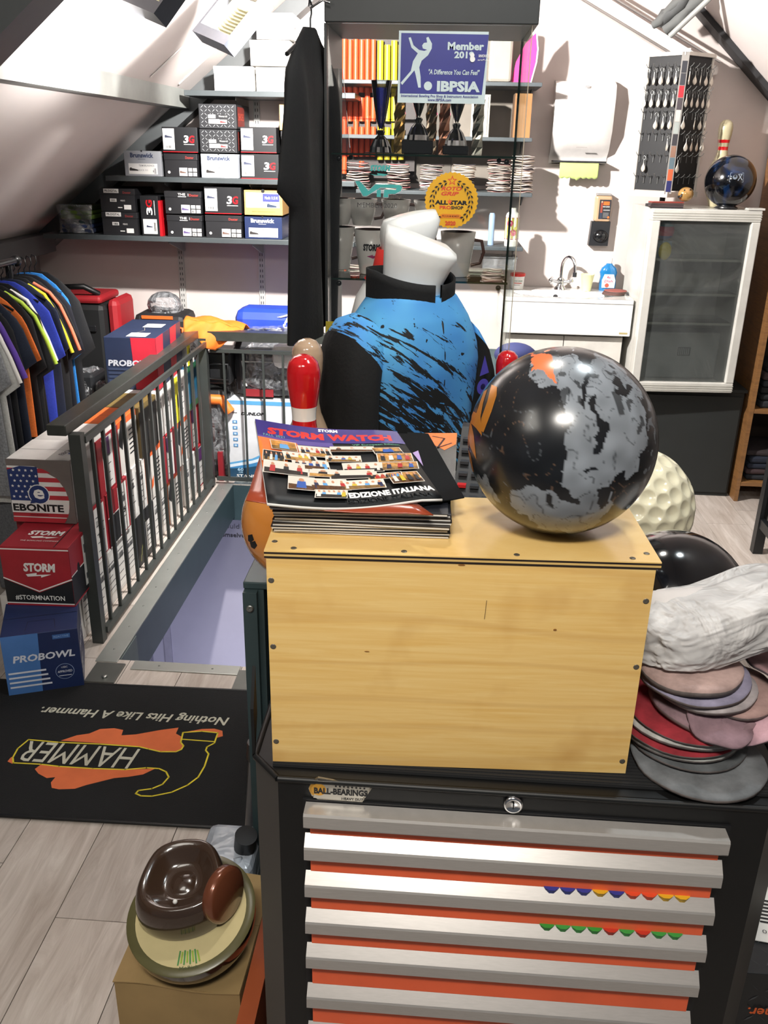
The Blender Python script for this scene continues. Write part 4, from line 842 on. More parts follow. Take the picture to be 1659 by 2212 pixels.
# ================================================================ mannequins on the counter
def shirtmat():
    m, nt, b = base('splatter_jersey', .75); L = nt.links; tc = nd(nt, 'ShaderNodeTexCoord')
    def stretched(rot, sc, scale, det=5.0, dist=.6):
        m0 = nd(nt, 'ShaderNodeMapping'); m0.inputs['Rotation'].default_value = rot; L.new(tc.outputs['Object'], m0.inputs[0])
        mp = nd(nt, 'ShaderNodeMapping'); mp.inputs['Scale'].default_value = sc; L.new(m0.outputs[0], mp.inputs[0])
        n = nd(nt, 'ShaderNodeTexNoise', Scale=scale, Detail=det, Roughness=.6, Distortion=dist); L.new(mp.outputs[0], n.inputs['Vector']); return n.outputs['Fac']
    a = stretched((0, math.radians(-34), 0), (1, 1.3, 7.5), 8.5, 6.0, 1.0); c = stretched((0, math.radians(-46), 0), (1.5, 1.5, 12), 12, 3.0, .8); s = stretched((0, 0, 0), (1, 1, 1), 55, 2.0, 0)
    sx = nd(nt, 'ShaderNodeSeparateXYZ'); L.new(tc.outputs['Object'], sx.inputs[0])
    def mt(op, x, y, k=None):
        n = nd(nt, 'ShaderNodeMath', operation=op)
        for i, q in enumerate((x, y)):
            if isinstance(q, (int, float)): n.inputs[i].default_value = q
            else: L.new(q, n.inputs[i])
        return n.outputs[0]
    # dark towards the hem, light at the shoulders (printed gradient)
    grad = mt('ADD', mt('MULTIPLY', sx.outputs[2], -.80), .27)
    grad = mt('ADD', grad, mt('MULTIPLY', sx.outputs[0], -.35))
    v = mt('ADD', mt('MULTIPLY', a, 1.0), mt('MULTIPLY', c, .35)); v = mt('ADD', v, grad)
    r = nt.nodes.new('ShaderNodeMapRange'); r.inputs['From Min'].default_value = .80; r.inputs['From Max'].default_value = .815; L.new(v, r.inputs['Value'])
    r2 = nt.nodes.new('ShaderNodeMapRange'); r2.inputs['From Min'].default_value = .70; r2.inputs['From Max'].default_value = .71; L.new(s, r2.inputs['Value'])
    k = mt('MAXIMUM', r.outputs[0], r2.outputs[0])
    big = stretched((0, 0, 0), (1, 1, 1), 6, 2.0, 0); cr = nt.nodes.new('ShaderNodeValToRGB'); e = cr.color_ramp.elements; e[0].position = .35; e[0].color = lin('#3f86cf'); e[1].position = .65; e[1].color = lin('#57a9dc'); L.new(big, cr.inputs[0])
    mx = nd(nt, 'ShaderNodeMix', data_type='RGBA'); L.new(k, mx.inputs[0]); L.new(cr.outputs[0], mx.inputs[6]); mx.inputs[7].default_value = lin('#0d0f12'); L.new(mx.outputs[2], b.inputs['Base Color']); return m
def ring(cx, cy, z, a, b, n=40, p=2.4, tilt=0, fold=0, ph=0):
    o = []
    for j in range(n):
        q = 2*math.pi*j/n; c, s = math.cos(q), math.sin(q); r = (abs(c)**p + abs(s)**p)**(-1/p); f = 1 + fold*math.sin(7*q+ph) + fold*.6*math.sin(12*q+ph*2)
        o.append((cx + a*r*c*f, cy + b*r*s*f, z + tilt*c*a))
    return o
PLM = C('#f2f4f2', .35, var=.02, coat=.2)
def mannequin(lab, loc, rz, shirt, collar, sleeve, zs=1, necksc=1, zipp=True):
    t = T('torso_form', lab, 'mannequin', loc, rz)
    R = [(.142, .105, 0, .02), (.152, .112, .10, .03), (.160, .118, .20, .025), (.165, .12, .28, .015), (.160, .116, .32, .008), (.147, .110, .355, .004), (.132, .102, .385, .002), (.115, .092, .41, .0), (.100, .084, .43, .0), (.092, .078, .438, 0)]
    bd = MB(); rg = []
    for i in range(len(R)-1):
        for q in range(4):
            f = q/4; a, b = R[i], R[i+1]; w = [a[k]+(b[k]-a[k])*f for k in range(4)]; rg.append(ring(0, -.01*w[2]/.4, w[2]*zs, w[0], w[1], 56, 2.3, 0, w[3], w[2]*5))
    bd.loft(rg, shirt, True); bd.obj('shirt', t)
    # sleeves: patterned cap and plain lower panel
    for sx in (-1, 1):
        pts = [(.118, .365, .046), (.140, .345, .062), (.156, .31, .071), (.166, .27, .075), (.171, .21, .078), (.173, .14, .08), (.172, .02, .082)]
        up, lo_ = [], []
        for i, (x, z, r) in enumerate(pts):
            rr_ = [(sx*x + r*.62*math.cos(q*math.pi/14)*(1+.05*math.sin(q*1.3+i)), -.008 + r*1.15*math.sin(q*math.pi/14)*(1+.04*math.sin(q*.9)), z*zs - r*(.75 if i < 4 else .2)*math.cos(q*math.pi/14)) for q in range(28)]
            (up if i <= 2 else lo_).append(rr_)
            if i == 2: lo_.append(rr_)
        MB().loft(up, shirt, False).obj('shoulder_panel', t); MB().loft(lo_, sleeve, True).obj('sleeve', t)
    ck = MB(); N = 44
    def cr_(q, h, e): 
        a = math.radians(-90+5) + (2*math.pi-math.radians(10))*q/N; r = 1+e
        return (.086*r*math.cos(a), .080*r*math.sin(a)-.004, .434*zs+h*1.1-.022*max(0, -math.sin(a))-.004*math.cos(a))
    for e0, e1 in ((.0, .0),):
        outer = [[cr_(q, h, .16+.25*(h/.05)**2*0) for q in range(N+1)] for h in (-.012, .01, .03, .045)]; inner = [[cr_(q, h, .10) for q in range(N+1)] for h in (.045, .02)]
        ck.loft(outer+inner, collar, False, False)
    ck.obj('collar', t)
    # neck block: wide prismatic cap leaning to one side
    nk = MB(); base_r = [ring(.004, 0, .41*zs, .062, .058, 28, 2.6), ring(.008, 0, .46*zs, .066, .060, 28, 2.8), ring(.016, -.002, .50*zs, .073, .064, 28, 3.2, -.10), ring(.022, -.004, .532*zs, .078, .068, 28, 3.6, -.26), ring(.022, -.004, .545*zs, .077, .067, 28, 3.6, -.30), ring(.016, .0, .562*zs, .066, .058, 28, 3.4, -.36), ring(.014, .0, .565*zs, .030, .03, 28, 3, -.36), ring(.014, .0, .565*zs, .002, .002, 28, 2, -.36)]
    nk.loft(base_r, PLM, True); nk.obj('neck_form', t, rot=(0, 0, -math.radians(rz)))
    if zipp: MB().tube([(0, -.074-.0, .435*zs), (0, -.089, .42*zs), (0, -.112, .38*zs), (0, -.123, .31*zs), (0, -.125, .24*zs)], .0028, C('#15171a', .4), 6).obj('zip', t); deco(t, lambda x, y, k: V((x, -.131-.0, y)), [('p', [(.10, .23), (.128, .235), (.112, .275)], C('#4a42a8')), ('c', .112, .205, .018, C('#4a42a8')), ('c', .112, .205, .007, INK)], 'chest_logo')
    MB().lathe([(.08, 0), (.08, .012), (.02, .016), (.02, .03)], C('#1b1c1e', .4), 24, Matrix.Translation((0, 0, -.028))).obj('stand', t) 
    return t
JER = shirtmat(); BKF = C('#090a0c', .85, bump=.2, scale=120)
mp_ = at(900, 900, 1.98)
mannequin('front bust form wearing a blue shirt with black paint splatter', (-.078, 1.97, .8585), 42, JER, BKF, BKF, .925)
WF, RF = C('#d9d8d6', .8), C('#c62a22', .7)
t2 = T('torso_form', 'rear bust form with red collar mostly hidden behind the blue shirt', 'mannequin', (-.098, 2.20, .8295), 15); zz = 1.0
b2_ = MB(); b2_.loft([ring(0, 0, z*.97, a, b, 40, 2.4) for a, b, z in ((.10, .055, 0), (.12, .06, .2), (.135, .065, .34), (.12, .064, .40), (.09, .06, .45), (.066, .056, .47))], WF); b2_.obj('shirt', t2)
MB().loft([ring(0, 0, z, a, b, 36, 2.2, .0) for a, b, z in ((.10, .075, .43), (.078, .07, .46), (.07, .066, .50), (.066, .062, .50), (.062, .058, .46))], RF, False).obj('collar', t2)
MB().loft([ring(0, 0, .46, .055, .05, 24, 2.6), ring(.0, 0, .50, .058, .053, 24, 2.8), ring(.004, 0, .53, .066, .058, 24, 3.2, .1), ring(.008, 0, .556, .068, .058, 24, 3.4, .2), ring(.006, 0, .575, .06, .052, 24, 3.2, .25), ring(.004, 0, .58, .03, .026, 24, 3, .25), ring(.004, 0, .581, .001, .001, 24, 3, .2)], PLM).obj('neck_form', t2)
# ================================================================ glass display cabinet
cx0, cx1, cy0, cy1 = -.298, .168, 2.30, 2.62
t = T('display_cabinet', 'tall glass display cabinet with dark top and trophies and mugs inside', 'cabinet', (-.065, 2.46, .8295)); O = t.location
DK = C('#272a2b', .45); 
def cb_(a, b, m, n, bev=0): return MB().box(tuple(p-q for p, q in zip(a, O)), tuple(p-q for p, q in zip(b, O)), m, bev=bev).obj(n, t)
cb_((cx0-.006, cy0-.01, 1.815), (cx1+.015, cy1+.01, 2.16), DK, 'top_panel', .002)
cb_((cx0-.006, cy0, .8295), (cx1+.008, cy1, .885), C('#4a4d4e', .5), 'base')
cb_((cx0-.008, cy0, .886), (cx0-.002, cy1, 1.814), DK, 'side_panel')
cb_((cx0+.001, cy0, .886), (cx1-.004, cy0+.004, 1.814), GLASS, 'front_glass')
cb_((cx1, cy0+.001, .886), (cx1+.004, cy1-.004, 1.814), glassy('side_glass_pane', (.9, .93, .92), .9, .02, ior=1.002), 'side_glass')
cb_((cx1-.001, cy1-.004, .886), (cx1+.005, cy1, 1.814), GLASSG, 'glass_edge'); cb_((cx1+.001, cy0-.001, .886), (cx1+.003, cy0+.0005, 1.814), C('#b9ab98', .2), 'glass_edge')
for z in (1.533, 1.236):
    cb_((cx0+.006, cy0+.02, z), (cx1-.012, cy1-.01, z+.005), glassy('shelf_glass', (.80, .90, .86)), 'glass_shelf'); cb_((cx0+.006, cy0+.018, z+.0005), (cx1-.012, cy0+.0195, z+.0045), GLASSG, 'shelf_edge')
    for x, y in ((cx0+.026, cy0+.018), (cx1-.035, cy0+.018), (cx0+.026, cy1-.03), (cx1-.04, cy1-.03)):
        MB().sph((0, 0, 0), .0068, C('#16181a', .25), 14, 8, (1, .8, 1)).obj('clamp', t, tuple(p-q for p, q in zip((x, y-.006, z-.0075), O)))
# stickers on the glass (flat print)
BLU, PAL = C('#262a80', .4), C('#c3d2d4', .5)
def sticker(name, lab, ctr, items): 
    q = T(name, lab, 'sticker', ctr); deco(q, plane((0, 0, 0), (1, 0, 0), (0, 0, 1)), items, 'print', off=.0004); return q
y_ = cy0-.0006
a, b = at(862, 66, y_), at(1047, 225, y_); cx_, cz_ = (a.x+b.x)/2, (a.z+b.z)/2; w, h = (b.x-a.x)/2, (a.z-b.z)/2
fx = lambda x, y: ((x-885)/345*w*1.0, (320-y)/297*h)     # from crop px (530..1245, 22..620)
PX = lambda L_: [fx(x, y) for x, y in L_]
sticker('window_sticker', 'blue and white membership sticker with bowler silhouette on the glass', (cx_, y_, cz_), [('r', -w, -h, w, h, PAL), ('p', PX([(558, 540), (558, 42), (1232, 46), (1203, 540)]), BLU),
    ('p', PX([(615, 80), (632, 75), (655, 140), (700, 178), (740, 185), (762, 175), (728, 165), (722, 140), (735, 120), (760, 116), (752, 78), (768, 70), (798, 125), (797, 165), (770, 220), (722, 265), (705, 320), (718, 400), (722, 488), (702, 488), (678, 380), (668, 345), (575, 468), (562, 450), (640, 350), (655, 270), (690, 205), (640, 160)]), PAL),
    ('c', *fx(778, 473), (.0095, .0095), PAL), ('t', 'Member', *fx(1060, 142), .083, .0165, PAL, .04), ('t', '2019', *fx(1050, 213), .045, .015, PAL, .04), ('t', '"A Difference You Can Feel"', *fx(978, 355), .118, .011, PAL, .02, .2), ('t', 'IBPSIA', *fx(1017, 474), .1, .023, PAL, .05),
    ('t', 'International Bowling Pro Shop & Instructors Association', *fx(872, 560), .18, .007, BLU, .02), ('t', 'www.IBPSIA.com', *fx(872, 588), .055, .006, BLU, .02)])
p = at(817, 405, y_); TE = C('#3fa8a4', .5); k = .00118
V2 = lambda L_: [((x-405)/3.53*k, (390-y)/3.53*k) for x, y in L_]
def outl(L_, wd, m): L_ = V2(L_); return ('l', L_+[L_[0]], wd, m)
sticker('window_sticker', 'teal lettering with dark MEMBER 2020 below it on the glass', (p.x, y_, p.z), [('t', 'STORM', *V2([(418, 258)])[0], .05, .014, TE, .06, .2), ('p', V2([(345, 300), (400, 305), (395, 292), (480, 300), (430, 315), (435, 308), (380, 310)]), TE),
    ('p', V2([(235, 350), (270, 350), (335, 415), (385, 368), (560, 368), (580, 385), (570, 410), (530, 430), (480, 432), (478, 455), (445, 455), (450, 405), (535, 402), (540, 390), (420, 390), (320, 450), (295, 450)]), TE),
    ('r', *V2([(395, 455)])[0], *V2([(425, 405)])[0], TE), outl([(232, 347), (272, 347), (335, 412), (385, 365), (565, 365), (584, 385), (572, 412), (532, 433), (482, 435), (480, 458), (443, 458), (447, 402), (533, 400), (538, 392), (422, 393), (322, 453), (293, 453)], .0008, PAL),
    ('t', 'Shop', *V2([(535, 450)])[0], .03, .011, C('#5a4a44'), 0, .3), ('t', 'MEMBER 2020', *V2([(400, 513)])[0], .098, .011, C('#3c3a3c'), .0)])
p = at(975, 433, y_); YL, OR2 = C('#e8ad1c', .5), C('#d8452a', .5); R_ = .0655
star = lambda x, y, r: [(x+r*(1 if q % 2 == 0 else .42)*math.sin(q*math.pi/5), y+r*(1 if q % 2 == 0 else .42)*math.cos(q*math.pi/5)) for q in range(10)]
it = [('p', [((R_*(1 if q % 2 else .955))*math.cos(q*math.pi/36), (R_*(1 if q % 2 else .955))*math.sin(q*math.pi/36)) for q in range(72)], YL), ('p', star(0, .045, .0125), OR2), ('p', star(0, .045, .0075), YL), ('t', 'ROTO', -.001, .027, .05, .0095, OR2, .04, .3), ('t', 'GRIP', -.004, .0155, .043, .0095, OR2, .04, .3),
      ('t', 'ALL STAR', .0, -.005, .08, .0105, INK, .06), ('p', star(-.004, -.003, .007), ORG), ('t', 'PRO', -.014, -.0165, .028, .008, OR2, .04), ('t', 'SHOP', .015, -.0165, .03, .008, INK, .04), ('p', [(-.026, -.034), (-.02, -.0315), (.02, -.0315), (.026, -.034), (.026, -.043), (.02, -.041), (-.02, -.041), (-.026, -.043)], C('#e2851e')), ('t', 'PROGRAM MEMBER', 0, -.0365, .042, .005, C('#8c3a16'), .02), ('t', '2020', 0, -.053, .026, .0105, OR2, .05)]
for s in (-1, 1):
    for i in range(10):
        a = math.radians(232 - i*13.5) if s < 0 else math.radians(-52 + i*13.5); 
        for q in (-.0035, .0035):
            r = .0475+q; x, y = r*math.cos(a), r*math.sin(a)-.004; ta = a+math.pi/2*(1 if s > 0 else -1)+(.5 if q*s > 0 else -.5)
            it.append(('p', [(x-.0052*math.cos(ta), y-.0052*math.sin(ta)), (x-.0022*math.sin(ta), y+.0022*math.cos(ta)), (x+.0052*math.cos(ta), y+.0052*math.sin(ta)), (x+.0022*math.sin(ta), y-.0022*math.cos(ta))], INK))
sticker('window_sticker', 'round yellow 2020 seal with black laurel wreath on the glass', (p.x, y_, p.z), it)
p = at(1036, 123, y_)
sticker('window_sticker', 'small white mirrored lettering at the right edge of the blue sticker', (p.x, y_-.0014, p.z), [('t', 'EVITAVONNI', .012, .002, -.028, .006, WHITE, .02), ('t', 'Sola Porua', .01, -.006, -.028, .004, WHITE), ('c', -.017, .003, .005, WHITE), ('c', -.016, -.005, .006, WHITE)])
# mugs
MG, MI = C('#ddd8d4', .25), C('#3a2520', .3)
def mug(lab, x, y, z, h, r, logo=None):
    t = T('mug', lab, 'mug', (x, y, z+.0005), group=None); m = MB()
    m.lathe([(r*.62, 0), (r*.66, .004), (r*.85, h*.5), (r, h), (r-.0035, h), (r*.82, h*.5), (r*.6, .008), (.0005, .008)], None, 32, mfun=lambda i: MI if i > 3 else MG, cap=False); m.obj('cup', t)
    MB().tube([(r*.9, 0, h*.82), (r*1.35, 0, h*.8), (r*1.5, 0, h*.55), (r*1.3, 0, h*.3), (r*.8, 0, h*.25)], .0045, C('#5a3c34', .3), 8).obj('handle', t)
    if logo:
        f = lambda x_, y_q, k: V((math.sin(x_/r)*(r*(.68+.32*y_q/h)+.0006+k), -math.cos(x_/r)*(r*(.68+.32*y_q/h)+.0006+k), y_q))
        deco(t, f, [('t', logo, .004, h*.62, .05, h*.16, INK, .06, .15), ('p', [(-.01, h*.42), (.01, h*.46), (.008, h*.43), (.03, h*.45), (.01, h*.37)], C('#a0306a'))], 'printed_logo')
    return t
zs_ = 1.2415
m1 = mug('tapered white mug with black print at the left of the glass shelf', at(802, 540, 2.42).x, 2.42, zs_, .112, .046, 'STORM')
mug('tapered white mug under the round yellow sticker', at(988, 540, 2.42).x, 2.42, zs_, .112, .046, None)
mug('tapered white mug between the two front ones', at(893, 540, 2.50).x, 2.50, zs_, .112, .042)
mug('white mug half hidden at the left edge of the cabinet', at(735, 540, 2.50).x, 2.5, zs_, .11, .04)
for i, (u, lab) in enumerate(((783, 'upper white mug below the teal lettering'), (855, 'upper white mug showing its dark inside, middle'), (925, 'upper white mug just left of the yellow seal'), (735, 'upper white mug at the cabinet edge'))):
    mug(lab, at(u, 460, 2.53).x, 2.53, zs_+.1135, .068, .040)
# trophies and awards on the upper shelf
zt_ = 1.5385
def trophy(lab, u, Y, hb, hh_, colr, bh, bs=.038):
    t = T('trophy', lab, 'trophy', (at(u, 320, Y).x, Y, zt_)); MB().box((-bs, -.028, 0), (bs, .028, bh), C('#121214', .2, coat=.5), bev=.002).obj('base', t)
    c = MB(); n = 24; rg = []
    for z, r in ((bh, .026), (bh+.012, .024), (bh+.03, .016), (bh+.04, .007), (bh+.048, .010), (bh+.052, .007)):
        rg.append([(r*(1+.12*(j % 2))*math.cos(2*math.pi*j/n), r*(1+.12*(j % 2))*math.sin(2*math.pi*j/n), z) for j in range(n)])
    c.loft(rg, CHROME, True, smooth=False); c.obj('cup_foot', t)
    f = MB(); f.lathe([(.004, bh+.053), (.012, bh+.075), (.019, bh+hh_*.7), (.026, bh+hh_)], ACR, 24); f.obj('glass_bowl', t)
    MB().lathe([(.002, bh+.056), (.009, bh+.08), (.012, bh+hh_*.75), (.014, bh+hh_*.9)], C(colr, .25), 16).obj('inner_column', t)
trophy('chrome footed trophy with a bright blue column, left on the shelf', 822, 2.44, 0, .165, '#1c30d8', .002)
trophy('chrome footed trophy on a large black block, middle', 902, 2.42, 0, .14, '#101114', .032, .039)
trophy('chrome footed trophy on a small black block, right', 984, 2.42, 0, .14, '#121a4a', .021, .032)
for i, (u, Y, c_, lab) in enumerate(((862, 2.52, '#c9a860', 'faceted golden crystal column behind the trophies, left'), (930, 2.53, '#b9a890', 'faceted crystal column between the black blocks'), (958, 2.54, '#c98a6a', 'faceted rose crystal column, third'), (1030, 2.53, '#b9b6a8', 'pale crystal column right of the trophies'))):
    t = T('crystal_award', lab, 'trophy', (at(u, 320, Y).x, Y, zt_)); m = MB(); rg = []
    for q in range(9): r = .013+.004*(q % 2); rg.append([(r*math.cos(a*math.pi/3+q*.5), r*math.sin(a*math.pi/3+q*.5), q*.019) for a in range(6)])
    m.loft(rg, C(c_, .08, .75, coat=.5), True, smooth=False); m.obj('column', t)
for i, (u, Y, lab) in enumerate(((740, 2.42, 'clear glass wedge at the left of the shelf'),)):
    t = T('glass_plaque', lab, 'trophy', (at(u, 320, Y).x, Y, zt_)); MB().prism([(-.02, 0), (.02, 0), (.0, .19), (-.028, .19)], (0, -.006, 0), (1, 0, 0), (0, 0, 1), (0, .012, 0), ACR).obj('plate', t)
# golden ribbons and card at the cabinet foot
t = T('gift_ribbon', 'gold glittering ribbon roll leaning left of the blue shirt', 'ribbon', at(733, 790, 1.95)); O2 = t.location; t.location.z = .83; O2 = t.location.copy()
for i in range(5):
    a, b = at(712+i*3, 790-i*14, 1.95)-O2, at(748, 700+i*12, 1.99)-O2; MB().tube([a, a.lerp(b, .5)+V((0, 0, .006)), b], .004, C(['#c97a2a', '#e0a030', '#8c2a20', '#d8a850', '#a85a20'][i], .25, .5), 6).obj('strand', t)
MB().cyl(at(706, 900, 1.95)-O2, at(704, 790, 1.95)-O2, .011, C('#8c2a28', .2, .4), 12).obj('roll', t); MB().cyl((0, 0, .0), at(706, 900, 1.95)-O2, .012, C('#b08a4a', .3, .5), 12).obj('roll', t)
t = T('price_card', 'small yellow card at the lower left corner of the cabinet', 'card', at(722, 720, 2.285)); MB().box((-.022, 0, -.03), (.022, .002, .03), C('#b3a02c', .6)).obj('card', t)
# hanging black polo shirt
def garment(t, W, L_, col, th=.035, sl=.26, slw=.07, nx=18, ny=22, seed=0, sleeve=True, name='fabric'):
    r = random.Random(seed); ph = r.uniform(0, 9); rg = []
    for j in range(ny+1):
        z = -L_*(j/ny)**1.15
        sh = .055 + (W-.055)*min(1, (-z/.10))**.85
        w = sh
        if sleeve and -z > .10: w = W + slw*min(1, (-z-.10)/(sl-.10)) if -z < sl else W*.93
        if -z < .015: w = .05
        row = []
        for i in range(2*nx):
            q = math.pi*2*i/(2*nx); c, s = math.cos(q), math.sin(q)
            x = w*(abs(c)**.8)*(1 if c > 0 else -1); amp = th*(.35+.65*min(1, -z/.12))
            y = amp*s*(1+.25*math.sin(x*40+ph)) + .012*math.sin(x*22+ph+z*3)*min(1, -z/.2)
            row.append((x, y, z + .012*(-abs(x)/W)*(1 if -z < .02 else 0)))
        rg.append(row)
    return MB().loft(rg, col, True).obj(name, t)
def hanger(t, W=.17, m=None, hook=.05):
    m = m or C('#17181a', .3)
    MB().tube([(-W, 0, -.07), (0, 0, -.004), (W, 0, -.07)], .005, m, 6).obj('hanger', t)
    MB().tube([(0, 0, -.004), (0, 0, .018), (.010, 0, .03), (.008, 0, hook), (-.006, 0, hook+.006), (-.012, 0, hook-.008)], .0022, m, 6).obj('hook', t)
t = T('polo_shirt', 'long black polo shirt hanging on the left side of the glass cabinet', 'shirt', (-.333, 2.27, 1.80), rot=(0, 0, math.radians(83)))
garment(t, .20, .69, BKF, .026, .37, .05, seed=2); hanger(t, .19)
MB().tube([(0, -.0, .04), (-.004, -.03, .055), (0, -.046, .05)], .003, CHROME, 6).obj('hook_rod', t)
# ================================================================ clothes rack
RX0 = -1.585
t = T('garment_rail', 'black clothes rail full of hanging shirts at the left', 'clothes rail', (RX0, 2.8, 0))
MB().cyl((0, -1.1, 1.14), (0, .47, 1.14), .014, C('#111214', .3)).obj('pole', t); MB().sph((0, .48, 1.14), .022, C('#111214', .3), 12, 8).obj('end_cap', t)
for y in (-1.05, .42): MB().cyl((0, y, .02), (0, y, 1.13), .013, C('#111214', .3)).obj('upright', t)
MB().box((-.25, .40, .0005), (.25, .44, .02), C('#111214', .3)).obj('foot', t); MB().box((-.25, -1.07, .0005), (.25, -1.03, .02), C('#111214', .3)).obj('foot', t)
cl = [('#8f9296', 'heather grey tee at the near left edge of the rail', .66, .0), ('#c9cac6', 'pale grey shirt behind the heather grey tee', .70, 1), ('#1a1c24', 'black shirt with a purple and white shoulder stripe', .62, 2), ('#15171c', 'black shirt between the purple striped and the orange one', .66, 3), ('#1b2436', 'dark navy shirt behind the black ones', .68, 4),
      ('#e0722e', 'bright orange shirt on the rail', .52, 5), ('#16181c', 'black shirt right behind the orange one', .60, 6), ('#17191d', 'black shirt with a lime green shoulder stripe', .56, 7), ('#14161b', 'black dotted shirt before the royal blue one', .62, 8), ('#2c3fb0', 'royal blue shirt with a wide sleeve', .58, 9), ('#1a2238', 'navy shirt behind the royal blue one', .62, 10),
      ('#e8d02c', 'black and yellow shirt with pink collar', .52, 11), ('#151619', 'black shirt with coral piping', .6, 12), ('#131420', 'dark shirt before the bright blue one', .62, 13), ('#2a7fd0', 'bright blue shirt near the far end of the rail', .52, 14), ('#111215', 'long black shirt last on the far end of the rail', .86, 15)]
PUm, CORm = C('#5a3ca0', .8), C('#e87a5a', .8)
for i, (c_, lab, L_, sd) in enumerate(cl):
    y = 2.74 + i*.046; t = T('hanging_shirt', lab, 'shirt', (RX0, y, 1.085), rot=(0, 0, math.radians(random.Random(i).uniform(-3, 3)-5)))
    W = .165+.01*math.sin(i*2.1); sl = .28+.03*math.sin(i)
    garment(t, W, L_, C(c_ if c_ not in ('#e8d02c',) else '#17181c', .85, bump=.15, scale=150, var=.25 if i == 0 else .1), .016, sl, .045+.01*math.sin(i*1.7), 14, 18, seed=i); hanger(t, W*.8, hook=.055)
    if i in (2, 7, 11, 12, 8, 1):
        m_ = {2: PUm, 7: C('#b9d84a', .8), 11: C('#e4d42a', .8), 12: CORm, 8: WHITE, 1: WHITE}[i]
        st = MB(); pts = [(.06+.0, -.028), (.12, -.06), (W-.01, -.105), (W+.025, -.19), (W+.05, -.27)]
        st.tube([(x, -.012, z+.004) for x, z in pts], .007 if i != 2 else .010, m_, 6); st.obj('stripe', t)
    if i == 11: MB().box((.10, -.02, -.60), (.155, .0, -.50), C('#e4d42a', .8), bev=.006).obj('yellow_hem', t)
low = [('#6b6e72', 'grey trousers under the heather grey tee', .5), ('#8e9194', 'light grey trousers beside the grey ones', .48), ('#1b2336', 'navy trousers low on the rail', .5), ('#2a1f30', 'dark plum trousers low on the rail', .5), ('#7a4426', 'rusty brown patterned trousers low on the rail', .52), ('#22282f', 'charcoal trousers low on the rail', .62), ('#26292c', 'dark grey trousers beside the charcoal ones', .62)]
for i, (c_, lab, L_) in enumerate(low):
    t = T('hanging_trousers', lab, 'trousers', (-1.50+.008*i, 2.83+i*.095, .50+.03*(i > 4)), rot=(0, 0, -.1)); 
    MB().loft([[( (.10-.0*j)*math.cos(a)*(1-.12*j/8), .03*math.sin(a)+.006*math.sin(5*math.cos(a)*3+i), -L_*.95*j/8) for a in [q*math.pi/12 for q in range(24)]] for j in range(9)], C(c_, .85, bump=.15, scale=150, var=.2)).obj('fabric', t)
    MB().tube([(0, 0, 0), (0, 0, .08)], .003, BLACK, 6).obj('clip', t)
# ================================================================ bags on the floor behind
def bag(lab, x0, x1, y0, y1, z0, z1, m, extra=None, bev=.03, name='bowling_bag', film=False):
    t = T(name, lab, 'bag', ((x0+x1)/2, (y0+y1)/2, z0)); w, d, h = (x1-x0)/2, (y1-y0)/2, z1-z0
    MB().box((-w, -d, 0), (w, d, h), m, bev=bev).obj('body', t)
    if film:
        r = random.Random(int(x0*100)); bm = bmesh.new(); bmesh.ops.create_icosphere(bm, subdivisions=4, radius=1)
        for p in bm.verts:
            n = p.co.copy(); k = 1+.10*noise.noise(n*3+V((x0*9, 0, 0)))+.06*abs(noise.noise(n*8))
            s_ = lambda a: (abs(a)**.55)*(1 if a > 0 else -1)
            p.co = V((s_(n.x)*(w+.014)*k, s_(n.y)*(d+.014)*k, h/2+s_(n.z)*(h/2+.01)*k))
            if p.co.z < .002: p.co.z = .002
        MB().bm(bm, FILM, None, False).obj('film', t)
    return t, w, d, h
t, w, d, h = bag('black roller bag with red lid standing by the wall', -1.87, -1.60, 4.14, 4.40, .001, .845, C('#141516', .6))
MB().box((-w-.003, -d+.0, h-.002), (w*.9, d, h+.035), C('#9c1c24', .6), bev=.015).obj('lid', t)
MB().box((w+.001, -d+.02, h*.6), (w+.06, d, h+.02), C('#9c1c24', .6), bev=.03).obj('side_pocket', t)
MB().tube([(-.06, -d+.02, h+.04), (-.05, -d-.01, h+.075), (.05, -d-.01, h+.08), (.1, -d+.04, h+.04)], .014, BLACK, 8).obj('handle', t)
MB().box((-.10, -d-.012, h-.13), (.09, -d-.001, h-.10), C('#1e1f21', .25), bev=.004).obj('handle_plate', t); MB().box((-.04, -d-.014, h-.19), (.03, -d-.001, h-.16), C('#1e1f21', .25), bev=.004).obj('latch', t)
it = [('l', [(w+.0, 0), (.0, 0)], .001, WHITE)]
deco(t, plane((w+.062, 0, h*.82), (0, 1, 0), (0, 0, 1)), [('l', [(-.01+.035*math.cos(a), .035*math.sin(a)), (-.01, 0)], .003, WHITE) for a in [q*math.pi/5 for q in range(10)]], 'printed_logo')
t, w, d, h = bag('black bag with orange trim wrapped in clear plastic by the wall', -1.475, -1.225, 4.16, 4.38, .001, .80, C('#1a1a1c', .6), film=True)
MB().box((-.08, -d-.004, h-.02), (.07, -d, h-.005), ORG).obj('trim', t)
for s in (-1, 1): MB().tube([(s*(w-.01), -d-.002, h-.16), (s*(w-.01), -d-.002, h-.06), (s*(w-.05), -d-.002, h-.05), (s*(w-.06), -d-.002, h-.16)], .008, ORG, 6).obj('trim', t)
MB().sph((0, 0, h+.03), .07, FILM, 16, 8, (1.2, 1, .9), smooth=False).obj('film_knot', t)
t, w, d, h = bag('bag sealed in clear plastic with vertical red print below the black roller bag', -1.72, -1.60, 3.92, 4.08, .001, .56, C('#1e2023', .6), film=True, bev=.015)
